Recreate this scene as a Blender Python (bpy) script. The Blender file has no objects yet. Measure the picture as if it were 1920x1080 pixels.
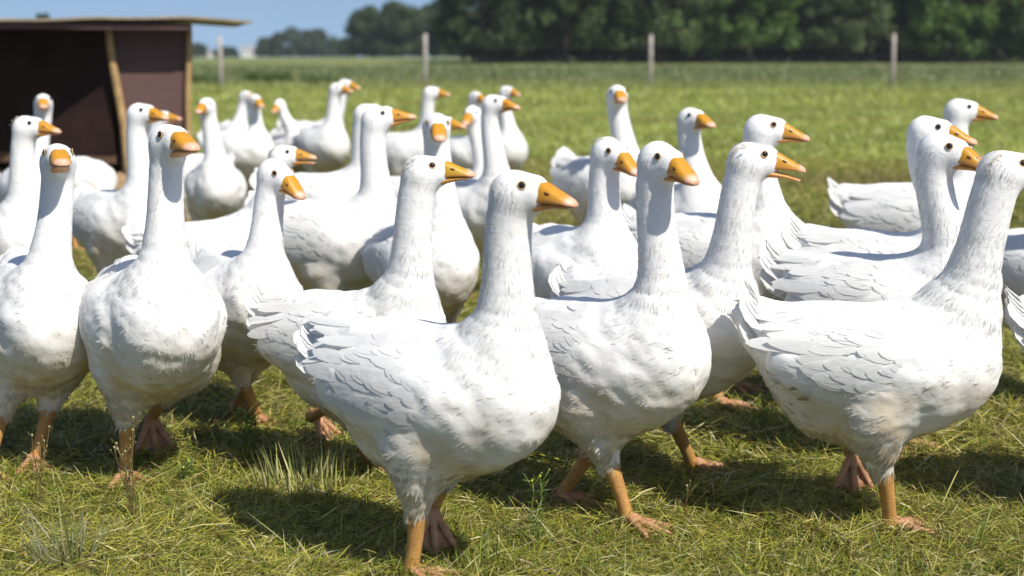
import bpy, math, random
import numpy as np
from mathutils import Vector, Matrix

SC = bpy.context.scene
COL = SC.collection
RNG = np.random.default_rng(7)
random.seed(7)
R = math.radians

# ------------------------------------------------------------------ camera
CAM_H = 1.1
PITCH = R(9.58)
FPX = 2667.0
cd = bpy.data.cameras.new("camera")
cam = bpy.data.objects.new("camera", cd)
COL.objects.link(cam)
cam.location = (0, 0, CAM_H)
cam.rotation_euler = (R(90) - PITCH, 0, 0)
cd.sensor_width = 36
cd.lens = 36 * FPX / 1920
cd.clip_start = 0.05
cd.clip_end = 6000
cd.dof.use_dof = True
cd.dof.focus_distance = 3.3
cd.dof.aperture_fstop = 2.9
SC.camera = cam

# ------------------------------------------------------------------ light
SUN_EL = R(50)
SUN_AZ = math.atan2(0.66, -0.75)          # clockwise from +Y
world = bpy.data.worlds.new("World")
SC.world = world
world.use_nodes = True
wt = world.node_tree
bg = wt.nodes["Background"]
sky = wt.nodes.new("ShaderNodeTexSky")
sky.sky_type = 'NISHITA'
sky.sun_disc = False
sky.sun_elevation = SUN_EL
sky.sun_rotation = SUN_AZ
sky.air_density = 1.0
sky.dust_density = 0.6
sky.ozone_density = 2.0
# look the sky up a little above the true direction: the horizon takes the clear blue of the sky above it
wtc = wt.nodes.new("ShaderNodeTexCoord")
wadd = wt.nodes.new("ShaderNodeVectorMath")
wadd.operation = 'ADD'
wadd.inputs[1].default_value = (0, 0, 0.18)
wnor = wt.nodes.new("ShaderNodeVectorMath")
wnor.operation = 'NORMALIZE'
wt.links.new(wtc.outputs["Generated"], wadd.inputs[0])
wt.links.new(wadd.outputs[0], wnor.inputs[0])
wt.links.new(wnor.outputs[0], sky.inputs["Vector"]) if "Vector" in sky.inputs else None
wt.links.new(sky.outputs[0], bg.inputs[0])
bg.inputs[1].default_value = 0.10
sl = bpy.data.lights.new("sun", 'SUN')
sl.energy = 4.6
sl.angle = R(0.5)
sl.color = (1.0, 0.95, 0.86)
sun = bpy.data.objects.new("sun", sl)
COL.objects.link(sun)
sd = Vector((math.sin(SUN_AZ) * math.cos(SUN_EL), math.cos(SUN_AZ) * math.cos(SUN_EL), math.sin(SUN_EL)))
sun.rotation_euler = sd.to_track_quat('Z', 'Y').to_euler()
SC.view_settings.view_transform = 'Standard'
SC.view_settings.look = 'None'
SC.view_settings.exposure = 0.30
SC.view_settings.gamma = 1.0
SC.render.engine = 'CYCLES'
SC.cycles.max_bounces = 8
SC.cycles.transparent_max_bounces = 8


# ------------------------------------------------------------------ helpers
def ray(u, v):
    x = (u - 960) / FPX
    y = (540 - v) / FPX
    c, s = math.cos(PITCH), math.sin(PITCH)
    return np.array([x, c + y * s, -s + y * c])


def ground(u, v, z=0.0):
    d = ray(u, v)
    t = (z - CAM_H) / d[2]
    return np.array([0, 0, CAM_H]) + d * t


def at(u, Y, z):
    """world point of pixel column u at distance Y and height z"""
    c, s = math.cos(PITCH), math.sin(PITCH)
    depth = Y * c + (CAM_H - z) * s
    return np.array([(u - 960) / FPX * depth, Y, z])


def zat(v, Y):
    d = ray(960, v)
    return CAM_H + d[2] / d[1] * Y


def link(o, parent=None):
    COL.objects.link(o)
    if parent is not None:
        o.parent = parent
    return o


def tag(o, label=None, cat=None, group=None, kind=None):
    if label: o["label"] = label
    if cat: o["category"] = cat
    if group: o["group"] = group
    if kind: o["kind"] = kind
    return o


def empty(name, loc, rz=0.0, s=1.0):
    o = bpy.data.objects.new(name, None)
    o.location = loc
    o.rotation_euler = (0, 0, rz)
    o.scale = (s, s, s)
    o.empty_display_size = 0.1
    return link(o)


def mesh_np(name, V, F, mat=None, smooth=True, col=None, normals=None):
    """V (n,3); F (m,k) array or list of arrays (quads / tris)"""
    me = bpy.data.meshes.new(name)
    V = np.asarray(V, dtype=np.float32)
    Fs = F if isinstance(F, list) else [F]
    Fs = [np.asarray(f, dtype=np.int32) for f in Fs if len(f)]
    me.vertices.add(len(V))
    me.vertices.foreach_set("co", V.ravel())
    nl = sum(f.size for f in Fs)
    npol = sum(len(f) for f in Fs)
    me.loops.add(nl)
    me.polygons.add(npol)
    me.loops.foreach_set("vertex_index", np.concatenate([f.ravel() for f in Fs]))
    starts, k = [], 0
    for f in Fs:
        starts.append(k + np.arange(len(f)) * f.shape[1])
        k += f.size
    me.polygons.foreach_set("loop_start", np.concatenate(starts).astype(np.int32))
    me.update(calc_edges=True)
    me.validate()
    me.polygons.foreach_set("use_smooth", np.full(len(me.polygons), smooth, dtype=bool))
    if col is not None:
        a = me.color_attributes.new("Col", 'FLOAT_COLOR', 'POINT')
        c4 = np.ones((len(V), 4), dtype=np.float32)
        c4[:, :3] = col
        a.data.foreach_set("color", c4.ravel())
    if normals is not None:
        me.normals_split_custom_set_from_vertices(np.asarray(normals, dtype=np.float32).tolist())
    if mat is not None:
        me.materials.append(mat)
    return me


def obj(name, me, parent=None):
    return link(bpy.data.objects.new(name, me), parent)


class MB:
    """collects tubes / boxes / lathes into one mesh"""
    def __init__(self):
        self.V, self.Q, self.T, self.n = [], [], [], 0

    def add(self, V, Q=(), T=()):
        V = np.asarray(V, dtype=float)
        if len(Q): self.Q.append(np.asarray(Q, dtype=int) + self.n)
        if len(T): self.T.append(np.asarray(T, dtype=int) + self.n)
        self.V.append(V)
        self.n += len(V)

    def tube(self, pts, rad, k=8, cap=True, flat=1.0):
        pts = np.asarray(pts, dtype=float)
        n = len(pts)
        rad = np.broadcast_to(np.asarray(rad, dtype=float), (n,))
        tg = np.gradient(pts, axis=0)
        tg /= np.linalg.norm(tg, axis=1)[:, None] + 1e-12
        ref = np.array([0.0, 1.0, 0.0]) if abs(tg[0][1]) < 0.8 else np.array([1.0, 0, 0])
        a = np.arange(k) / k * 2 * np.pi
        VV = []
        for i in range(n):
            s = np.cross(tg[i], ref); s /= np.linalg.norm(s) + 1e-12
            t2 = np.cross(s, tg[i])
            VV.append(pts[i] + rad[i] * (np.cos(a)[:, None] * s * flat + np.sin(a)[:, None] * t2))
        VV = np.concatenate(VV)
        Q = []
        for i in range(n - 1):
            for j in range(k):
                b, c = i * k + j, i * k + (j + 1) % k
                Q.append((b, c, c + k, b + k))
        T = []
        if cap:
            VV = np.concatenate([VV, pts[:1] - tg[0] * rad[0] * .4, pts[-1:] + tg[-1] * rad[-1] * .5])
            p0, p1 = n * k, n * k + 1
            for j in range(k):
                T.append((p0, (j + 1) % k, j))
                T.append((p1, (n - 1) * k + j, (n - 1) * k + (j + 1) % k))
        self.add(VV, Q, T)

    def box(self, lo, hi, M=None):
        x0, y0, z0 = lo; x1, y1, z1 = hi
        V = np.array([(x0, y0, z0), (x1, y0, z0), (x1, y1, z0), (x0, y1, z0), (x0, y0, z1), (x1, y0, z1), (x1, y1, z1), (x0, y1, z1)], dtype=float)
        if M is not None:
            M = np.array(M)
            V = V @ M[:3, :3].T + M[:3, 3]
        self.add(V, [(0, 3, 2, 1), (4, 5, 6, 7), (0, 1, 5, 4), (1, 2, 6, 5), (2, 3, 7, 6), (3, 0, 4, 7)])

    def ball(self, c, r, n=10, m=7):
        if np.isscalar(r): r = (r, r, r)
        V = [(0, 0, 1)]
        for i in range(1, m):
            th = math.pi * i / m
            for j in range(n):
                ph = 2 * math.pi * j / n
                V.append((math.sin(th) * math.cos(ph), math.sin(th) * math.sin(ph), math.cos(th)))
        V.append((0, 0, -1))
        T, Q = [], []
        for j in range(n):
            T.append((0, 1 + j, 1 + (j + 1) % n))
            b = 1 + (m - 2) * n
            T.append((len(V) - 1, b + (j + 1) % n, b + j))
        for i in range(m - 2):
            for j in range(n):
                a, b = 1 + i * n + j, 1 + i * n + (j + 1) % n
                Q.append((a, a + n, b + n, b))
        self.add(np.array(V) * np.array(r) + np.array(c), Q, T)

    def mesh(self, name, mat, smooth=True):
        return mesh_np(name, np.concatenate(self.V), [np.concatenate(x) for x in (self.Q, self.T) if x], mat, smooth)

    def build(self, name, mat, parent=None, smooth=True):
        return obj(name, self.mesh(name, mat, smooth), parent)


# ------------------------------------------------------------------ materials
def new_mat(name):
    m = bpy.data.materials.new(name)
    m.use_nodes = True
    nt = m.node_tree
    b = nt.nodes["Principled BSDF"]
    return m, nt, b


def N(nt, t, **kw):
    n = nt.nodes.new(t)
    for k, v in kw.items():
        if k.startswith("i_"):
            n.inputs[k[2:].replace("_", " ")].default_value = v
        else:
            setattr(n, k, v)
    return n


def ramp(nt, fac, stops, interp='LINEAR'):
    r = nt.nodes.new("ShaderNodeValToRGB")
    cr = r.color_ramp
    cr.interpolation = interp
    while len(cr.elements) < len(stops):
        cr.elements.new(0.5)
    for e, (p, c) in zip(cr.elements, stops):
        e.position = p
        e.color = (*c, 1) if len(c) == 3 else c
    nt.links.new(fac, r.inputs[0])
    return r


def noise(nt, vec, scale, detail=4, rough=.55, dist=0):
    n = N(nt, "ShaderNodeTexNoise")
    n.inputs["Scale"].default_value = scale
    n.inputs["Detail"].default_value = detail
    n.inputs["Roughness"].default_value = rough
    n.inputs["Distortion"].default_value = dist
    if vec is not None: nt.links.new(vec, n.inputs["Vector"])
    return n


def mathn(nt, op, a, b=None, clamp=False):
    n = nt.nodes.new("ShaderNodeMath")
    n.operation = op
    n.use_clamp = clamp
    for i, x in enumerate((a, b)):
        if x is None: continue
        if isinstance(x, (int, float)): n.inputs[i].default_value = x
        else: nt.links.new(x, n.inputs[i])
    return n.outputs[0]


def mixc(nt, fac, a, b, blend='MIX'):
    n = nt.nodes.new("ShaderNodeMix")
    n.data_type = 'RGBA'
    n.blend_type = blend
    for i, x in ((0, fac), (6, a), (7, b)):
        if isinstance(x, (int, float)): n.inputs[i].default_value = x
        elif isinstance(x, tuple): n.inputs[i].default_value = (*x, 1)
        else: nt.links.new(x, n.inputs[i])
    return n.outputs[2]


def bump(nt, b, h, strength, dist):
    n = nt.nodes.new("ShaderNodeBump")
    n.inputs["Strength"].default_value = strength
    n.inputs["Distance"].default_value = dist
    nt.links.new(h, n.inputs["Height"])
    nt.links.new(n.outputs[0], b.inputs["Normal"])
    return n


def maprange(nt, v, a, b, c=0., d=1.):
    n = nt.nodes.new("ShaderNodeMapRange")
    n.interpolation_type = 'SMOOTHSTEP'
    nt.links.new(v, n.inputs[0])
    for i, x in enumerate((a, b, c, d)): n.inputs[1 + i].default_value = x
    return n.outputs[0]


def plumage_mat(name, base, stain, amount, trans=0.0, sss=0.0):
    m, nt, b = new_mat(name)
    tc = N(nt, "ShaderNodeTexCoord")
    oi = N(nt, "ShaderNodeObjectInfo")
    sep = N(nt, "ShaderNodeSeparateXYZ")
    nt.links.new(tc.outputs["Object"], sep.inputs[0])
    vadd = N(nt, "ShaderNodeVectorMath", operation='ADD')
    nt.links.new(tc.outputs["Object"], vadd.inputs[0])
    rr = N(nt, "ShaderNodeCombineXYZ")
    nt.links.new(mathn(nt, 'MULTIPLY', oi.outputs["Random"], 40.0), rr.inputs[0])
    nt.links.new(rr.outputs[0], vadd.inputs[1])
    n1 = noise(nt, vadd.outputs[0], 9, 5, .6)
    low = maprange(nt, sep.outputs[2], .46, .28)
    st = mathn(nt, 'MULTIPLY', low, maprange(nt, n1.outputs[0], .28, .72))
    st = mathn(nt, 'MULTIPLY', st, amount, True)
    n2 = noise(nt, vadd.outputs[0], 30, 4, .6)
    c = mixc(nt, st, base, stain)
    c = mixc(nt, mathn(nt, 'MULTIPLY', maprange(nt, n2.outputs[0], .66, .78), .12), c, (.45, .38, .27))
    nt.links.new(c, b.inputs["Base Color"])
    b.inputs["Roughness"].default_value = .75
    b.inputs["Specular IOR Level"].default_value = .25
    mp = N(nt, "ShaderNodeMapping")
    mp.inputs["Scale"].default_value = (26, 95, 60)
    nt.links.new(vadd.outputs[0], mp.inputs[0])
    n3 = noise(nt, mp.outputs[0], 1.0, 6, .62, .6)
    n4 = noise(nt, vadd.outputs[0], 26, 3, .5, .4)
    h = mathn(nt, 'ADD', n3.outputs[0], mathn(nt, 'MULTIPLY', n4.outputs[0], .8))
    bump(nt, b, h, .30, .006)
    b.inputs["Subsurface Weight"].default_value = sss
    b.inputs["Subsurface Radius"].default_value = (1, .92, .85)
    b.inputs["Subsurface Scale"].default_value = .012
    if trans > 0:
        tr = N(nt, "ShaderNodeBsdfTranslucent")
        tr.inputs[0].default_value = (*base, 1)
        mx = N(nt, "ShaderNodeMixShader")
        mx.inputs[0].default_value = trans
        nt.links.new(b.outputs[0], mx.inputs[1])
        nt.links.new(tr.outputs[0], mx.inputs[2])
        nt.links.new(mx.outputs[0], nt.nodes["Material Output"].inputs[0])
    return m


WHITE = (.80, .79, .77)
M_BODY = plumage_mat("white_plumage", WHITE, (.60, .49, .31), 1.0, 0, .35)
M_DOWN = plumage_mat("white_down", WHITE, (.60, .49, .31), 1.0, .40)
M_FEATH = plumage_mat("white_feathers", (.82, .815, .80), (.62, .53, .38), .45, .32)
M_GREY = plumage_mat("grey_feathers", (.20, .19, .20), (.2, .16, .12), .3, .1)
M_DIRTY = plumage_mat("soiled_feathers", (.36, .28, .20), (.3, .22, .14), .3, .1)
M_TUFT = plumage_mat("brown_down", (.74, .67, .55), (.6, .52, .40), .4, .45)


def bill_mat(name, base, base2):
    m, nt, b = new_mat(name)
    tc = N(nt, "ShaderNodeTexCoord")
    sep = N(nt, "ShaderNodeSeparateXYZ")
    nt.links.new(tc.outputs["Object"], sep.inputs[0])
    n1 = noise(nt, tc.outputs["Object"], 70, 4)
    c = mixc(nt, n1.outputs[0], base, base2)
    f = maprange(nt, mathn(nt, 'ADD', sep.outputs[0], mathn(nt, 'MULTIPLY', n1.outputs[0], .012)), .103, .120)
    c = mixc(nt, f, c, (.74, .46, .34))
    low = maprange(nt, sep.outputs[2], .002, -.012)
    c = mixc(nt, mathn(nt, 'MULTIPLY', low, .45), c, (.58, .25, .10))
    n2 = noise(nt, tc.outputs["Object"], 240, 3)
    c = mixc(nt, mathn(nt, 'MULTIPLY', maprange(nt, n2.outputs[0], .58, .75), .35), c, (.40, .16, .03))
    nt.links.new(c, b.inputs["Base Color"])
    b.inputs["Roughness"].default_value = .42
    bump(nt, b, n2.outputs[0], .35, .002)
    return m


M_BILL = bill_mat("orange_bill", (.58, .285, .018), (.49, .215, .013))
M_BILLY = bill_mat("yellow_bill", (.52, .31, .012), (.45, .25, .010))


def simple(name, c, rough=.6, spec=.5, var=.25, scale=30, bmp=0.0, bscale=60, bdist=.004):
    m, nt, b = new_mat(name)
    tc = N(nt, "ShaderNodeTexCoord")
    n1 = noise(nt, tc.outputs["Object"], scale, 5, .6)
    dark = tuple(x * (1 - var) for x in c)
    lite = tuple(min(1, x * (1 + var)) for x in c)
    nt.links.new(ramp(nt, n1.outputs[0], [(.3, dark), (.7, lite)]).outputs[0], b.inputs["Base Color"])
    b.inputs["Roughness"].default_value = rough
    b.inputs["Specular IOR Level"].default_value = spec
    if bmp:
        n2 = noise(nt, tc.outputs["Object"], bscale, 5)
        bump(nt, b, n2.outputs[0], bmp, bdist)
    return m


M_EYE = simple("dark_eye", (.012, .009, .008), .06, .8, .1)
M_RING = simple("orange_eye_ring", (.60, .36, .16), .5)
M_NOST = simple("nostril_hollow", (.10, .03, .012), .7)
M_MOUTH = simple("mouth_lining", (.30, .09, .05), .6)

# scaly leg skin
M_LEG, nt, b = new_mat("scaly_leg_skin")
tc = N(nt, "ShaderNodeTexCoord")
vo = N(nt, "ShaderNodeTexVoronoi")
vo.inputs["Scale"].default_value = 330
nt.links.new(tc.outputs["Object"], vo.inputs["Vector"])
n1 = noise(nt, tc.outputs["Object"], 22, 4)
c = ramp(nt, n1.outputs[0], [(.3, (.42, .21, .065)), (.55, (.55, .30, .075)), (.75, (.50, .29, .16))]).outputs[0]
c = mixc(nt, maprange(nt, vo.outputs["Distance"], .35, .7, 0, .45), c, (.26, .11, .05))
nt.links.new(c, b.inputs["Base Color"])
b.inputs["Roughness"].default_value = .55
bump(nt, b, mathn(nt, 'SUBTRACT', 1.0, vo.outputs["Distance"]), .4, .0015)
M_FOOT, nt, b = new_mat("webbed_foot_skin")
tc = N(nt, "ShaderNodeTexCoord")
n1 = noise(nt, tc.outputs["Object"], 35, 5)
nt.links.new(ramp(nt, n1.outputs[0], [(.3, (.32, .15, .07)), (.55, (.48, .25, .13)), (.75, (.54, .31, .20))]).outputs[0], b.inputs["Base Color"])
b.inputs["Roughness"].default_value = .6
n2 = noise(nt, tc.outputs["Object"], 160, 4)
bump(nt, b, n2.outputs[0], .6, .003)


def veg_mat(name, trans=.3, var=.3, rough=.55, spec=.35):
    m, nt, b = new_mat(name)
    a = N(nt, "ShaderNodeVertexColor", layer_name="Col")
    nt.links.new(a.outputs[0], b.inputs["Base Color"])
    b.inputs["Roughness"].default_value = rough
    b.inputs["Specular IOR Level"].default_value = spec
    tr = N(nt, "ShaderNodeBsdfTranslucent")
    nt.links.new(a.outputs[0], tr.inputs[0])
    mx = N(nt, "ShaderNodeMixShader")
    mx.inputs[0].default_value = trans
    nt.links.new(b.outputs[0], mx.inputs[1])
    nt.links.new(tr.outputs[0], mx.inputs[2])
    nt.links.new(mx.outputs[0], nt.nodes["Material Output"].inputs[0])
    return m


M_GRASS = veg_mat("grass_blades", .28, rough=.42, spec=.5)
M_LEAF = veg_mat("tree_leaves", .3)
M_BARK = simple("bark", (.06, .05, .04), .9, .2, .4, 6, .6, 12, .05)

# ------------------------------------------------------------------ ground sheet
M_GROUND, nt, b = new_mat("mown_pasture")
tc = N(nt, "ShaderNodeTexCoord")
sep = N(nt, "ShaderNodeSeparateXYZ")
nt.links.new(tc.outputs["Object"], sep.inputs[0])
n1 = noise(nt, tc.outputs["Object"], 2.2, 6, .65)
n2 = noise(nt, tc.outputs["Object"], 45, 5, .7)
n3 = noise(nt, tc.outputs["Object"], .12, 4, .6)
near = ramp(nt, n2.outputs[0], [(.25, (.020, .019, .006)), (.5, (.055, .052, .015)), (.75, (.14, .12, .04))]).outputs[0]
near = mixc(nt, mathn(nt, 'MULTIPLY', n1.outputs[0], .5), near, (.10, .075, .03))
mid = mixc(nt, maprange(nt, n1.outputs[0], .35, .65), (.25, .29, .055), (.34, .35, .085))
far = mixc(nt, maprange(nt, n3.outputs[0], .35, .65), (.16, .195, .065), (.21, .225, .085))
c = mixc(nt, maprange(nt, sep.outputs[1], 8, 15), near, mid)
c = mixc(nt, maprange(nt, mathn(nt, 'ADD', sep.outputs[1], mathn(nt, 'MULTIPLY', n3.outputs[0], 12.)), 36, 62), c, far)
nt.links.new(c, b.inputs["Base Color"])
b.inputs["Roughness"].default_value = .95
b.inputs["Specular IOR Level"].default_value = .1
bump(nt, b, n2.outputs[0], .8, .03)

ys = np.concatenate([np.linspace(-35, 30, 40), np.linspace(34, 150, 30), np.array([160, 180, 220, 300, 400, 515])])
xs = np.concatenate([-np.geomspace(410, 5, 24), np.linspace(-4, 4, 9), np.geomspace(5, 410, 24)])
X, Y = np.meshgrid(xs, ys, indexing='ij')


def terrain(x, y):
    return -0.0062 * np.maximum(0, np.asarray(y, dtype=float) - 160)


Z = terrain(X, Y)
V = np.stack([X, Y, Z], -1).reshape(-1, 3)
nx_, ny_ = X.shape
idx = np.arange(nx_ * ny_).reshape(nx_, ny_)
Q = np.stack([idx[:-1, :-1], idx[1:, :-1], idx[1:, 1:], idx[:-1, 1:]], -1).reshape(-1, 4)
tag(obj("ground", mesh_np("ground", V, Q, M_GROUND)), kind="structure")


# ------------------------------------------------------------------ strands (grass, hay, leaves of tufts)
def strands(root, az, el, L, w, droop, roll):
    """two-segment tapered strips. arrays of length n -> V (6n,3), Q (2n,4)"""
    n = len(az)
    d = np.stack([np.cos(az) * np.cos(el), np.sin(az) * np.cos(el), np.sin(el)], -1)
    side = np.stack([-np.sin(az), np.cos(az), np.zeros(n)], -1)
    up = np.cross(d, side) * -1
    s = side * np.cos(roll)[:, None] + up * np.sin(roll)[:, None]
    V = np.empty((n, 6, 3))
    for k, (t, wf) in enumerate(((0, .8), (.55, 1.0), (1.0, .12))):
        p = root + d * (L * t)[:, None]
        p[:, 2] -= droop * L * t * t
        V[:, 2 * k] = p - s * (w * wf * .5)[:, None]
        V[:, 2 * k + 1] = p + s * (w * wf * .5)[:, None]
    V[:, :, 2] = np.maximum(V[:, :, 2], .002)
    b = (np.arange(n) * 6)[:, None]
    Q = np.concatenate([b + np.array([0, 1, 3, 2]), b + np.array([2, 3, 5, 4])])
    return V.reshape(-1, 3), Q


def field(x, y, f, seed):
    r = np.random.default_rng(seed)
    o = np.zeros_like(x)
    for k in range(5):
        a = r.uniform(0, 2 * np.pi)
        ff = f * (1 + .7 * k)
        o += np.sin(ff * (x * np.cos(a) + y * np.sin(a)) + r.uniform(0, 6.28)) / (1 + .5 * k)
    return o / 2.2


PAL_NEAR = np.array([(.180, .215, .022), (.285, .305, .037), (.375, .345, .056), (.440, .380, .110), (.560, .480, .215), (.135, .088, .034), (.060, .082, .012), (.60, .54, .34)])
P_NEAR = np.array([.17, .21, .20, .12, .06, .11, .10, .03])
PAL_MID = np.array([(.24, .28, .055), (.32, .34, .075), (.39, .34, .085), (.40, .30, .12), (.15, .17, .028)])
P_MID = np.array([.25, .25, .2, .12, .18])
PAL_LIME = np.array([(.31, .37, .075), (.39, .43, .10), (.42, .42, .14), (.25, .31, .065)])
P_LIME = np.array([.3, .3, .2, .2])
PAL_EDGE = np.array([(.22, .27, .07), (.28, .31, .10), (.31, .31, .12), (.18, .23, .06)])
PAL_FAR = np.array([(.17, .21, .075), (.21, .24, .10), (.25, .25, .12), (.14, .18, .065)])
P_FAR = np.array([.35, .3, .15, .2])
GV, GQ, GC, gn = [], [], [], 0


def band(y0, y1, dens, Lr, wr, upfrac, upL, pal, pp, zt, seed):
    global gn
    r = np.random.default_rng(seed)
    hw1 = .40 * y1 + .7
    n = int(dens * (y1 - y0) * (.40 * (y0 + y1) + 1.4))
    m = int(n * 1.5)
    x = r.uniform(-hw1, hw1, m); y = r.uniform(y0, y1, m)
    k = np.abs(x) < .40 * y + .7
    x, y = x[k][:n], y[k][:n]
    n = len(x)
    f1 = field(x, y, 2.2, 11)
    f2 = field(x, y, 5.5, 12)
    up = r.random(n) < upfrac * (1 + .8 * f2)
    az = f1 * 2.2 + r.normal(0, .9, n) + (r.random(n) < .5) * np.pi
    el = np.where(up, r.uniform(.6, 1.45, n), np.abs(r.normal(.06, .30, n)))
    az = np.where(up, r.uniform(0, 6.28, n), az)
    L = np.where(up, r.uniform(*upL, n), r.uniform(*Lr, n) * (1 + 1.3 * (r.random(n) < .05)))
    w = r.uniform(*wr, n)
    z0 = np.where(up, 0.0, np.abs(r.normal(0, zt * .5, n)) + zt * .35 * (1 + f2) * .8 + (r.random(n) * .034 * np.clip(field(x, y, 9.0, 15) + field(x, y, 21.0, 16) * .6 - .05, 0, 1.2) if y1 < 6 else 0))
    V, Q = strands(np.stack([x, y, z0], -1), az, el, L, w, np.where(up, r.uniform(.05, .45, n), r.uniform(0, .15, n)), r.normal(0, .5, n))
    ci = r.choice(len(pal), n, p=pp / pp.sum())
    c = pal[ci] * r.uniform(.75, 1.25, n)[:, None]
    c = c * (1 + .22 * field(x, y, 1.3, 13))[:, None]
    br = np.clip(.55 * field(x, y, .8, 14) - .1, 0, .6)[:, None] if pal is not PAL_FAR else 0
    c = c * (1 - br) + np.array([.25, .19, .075]) * br
    g = up[:, None] & (r.random(n) < .7)[:, None] & (pal is PAL_NEAR)
    c = np.where(g, np.array([.13, .19, .025]) * r.uniform(.8, 1.4, n)[:, None], c)
    GV.append(V); GQ.append(Q + gn); GC.append(np.repeat(np.clip(c, .01, .8), 6, axis=0))
    gn += len(V)


band(1.7, 2.6, 46000, (.018, .070), (.0010, .0024), .17, (.03, .08), PAL_NEAR, P_NEAR, .020, 1)
band(2.6, 3.6, 40000, (.018, .075), (.0011, .0026), .17, (.03, .08), PAL_NEAR, P_NEAR, .020, 2)
band(3.6, 5.0, 20000, (.025, .09), (.0016, .0036), .12, (.03, .09), PAL_NEAR, P_NEAR, .022, 3)
band(5.0, 8.0, 6500, (.04, .12), (.0028, .0055), .16, (.04, .09), PAL_MID, P_MID, .025, 4)
band(8.0, 14.0, 2000, (.06, .15), (.005, .009), .22, (.05, .11), PAL_MID, P_MID, .025, 5)
band(14.0, 26.0, 700, (.08, .18), (.008, .015), .5, (.06, .15), PAL_LIME, P_LIME, .03, 6)
band(26.0, 38.0, 260, (.1, .25), (.012, .024), .7, (.10, .26), PAL_LIME, P_LIME, .03, 7)
band(36.0, 48.0, 150, (.1, .25), (.014, .028), .7, (.10, .28), PAL_EDGE, P_LIME, .03, 8)
band(44.0, 80.0, 60, (.2, .4), (.025, .05), .8, (.12, .38), PAL_FAR, P_FAR, .03, 9)
tag(obj("grass", mesh_np("grass", np.concatenate(GV), np.concatenate(GQ), M_GRASS, False, np.concatenate(GC))),
    "mown matted grass and hay covering the pasture floor", "grass", kind="stuff")
del GV, GQ, GC


# ------------------------------------------------------------------ signed distance goose
def cap_sdf(P, a, b, ra, rb, ys=1.0):
    a = np.asarray(a, np.float32); b = np.asarray(b, np.float32)
    ba = b - a
    bb = float(ba @ ba) + 1e-12
    q = P - a
    t = np.clip(q @ ba / bb, 0, 1)
    dx = q[:, 0] - t * ba[0]
    dy = (q[:, 1] - t * ba[1]) / ys
    dz = q[:, 2] - t * ba[2]
    return np.sqrt(dx * dx + dy * dy + dz * dz) - (ra + (rb - ra) * t)


def ell_sdf(P, c, r):
    q = (P - np.asarray(c, np.float32)) / np.asarray(r, np.float32)
    k0 = np.sqrt((q * q).sum(1)) + 1e-6
    q2 = q / np.asarray(r, np.float32)
    k1 = np.sqrt((q2 * q2).sum(1)) + 1e-6
    return k0 * (k0 - 1) / k1


def smin(a, b, k):
    h = np.maximum(k - np.abs(a - b), 0) / k
    return np.minimum(a, b) - h * h * k * .25


CORE = [((.150, 0, .402), (.0, 0, .388), .107, .138, 1.0), ((.0, 0, .388), (-.14, 0, .420), .138, .118, 1.02),
        ((-.14, 0, .420), (-.25, 0, .475), .118, .060, 1.0), ((.085, 0, .360), (-.04, 0, .322), .102, .106, .92),
        ((-.04, 0, .322), (-.12, 0, .340), .106, .100, .92), ((-.12, 0, .340), (-.30, 0, .505), .100, .036, .95)]


def vnoise(P, seed=0):
    """smooth lattice noise in [-1, 1]"""
    i = np.floor(P).astype(np.int64)
    f = P - i
    f = f * f * (3 - 2 * f)
    out = 0
    for dx in (0, 1):
        for dy in (0, 1):
            for dz in (0, 1):
                h = ((i[:, 0] + dx) * 73856093) ^ ((i[:, 1] + dy) * 19349663) ^ ((i[:, 2] + dz) * 83492791) ^ (seed * 2654435)
                h = (h ^ (h >> 13)) * 1274126177
                v = ((h >> 8) & 0xffff) / 32767.5 - 1
                w = (f[:, 0] if dx else 1 - f[:, 0]) * (f[:, 1] if dy else 1 - f[:, 1]) * (f[:, 2] if dz else 1 - f[:, 2])
                out = out + v * w
    return out


def torso_sdf(P, fat=0.0, ysq=1.0):
    d = None
    for a, b_, ra, rb, y_ in CORE:
        e = cap_sdf(P, a, b_, ra + fat, rb + fat, y_ * ysq)
        d = e if d is None else smin(d, e, .06)
    return d


def bezier(p0, p1, p2, p3, n):
    t = np.linspace(0, 1, n)[:, None]
    return (1 - t) ** 3 * p0 + 3 * (1 - t) ** 2 * t * p1 + 3 * (1 - t) * t * t * p2 + t ** 3 * p3


def rot(yaw, pitch, roll=0.0):
    cy, sy, cp, sp = math.cos(yaw), math.sin(yaw), math.cos(pitch), math.sin(pitch)
    Rz = np.array([[cy, -sy, 0], [sy, cy, 0], [0, 0, 1]])
    Ry = np.array([[cp, 0, -sp], [0, 1, 0], [sp, 0, cp]])       # +pitch lifts the bill
    cr, sr = math.cos(roll), math.sin(roll)
    Rx = np.array([[1, 0, 0], [0, cr, -sr], [0, sr, cr]])
    return Rz @ Ry @ Rx


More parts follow.
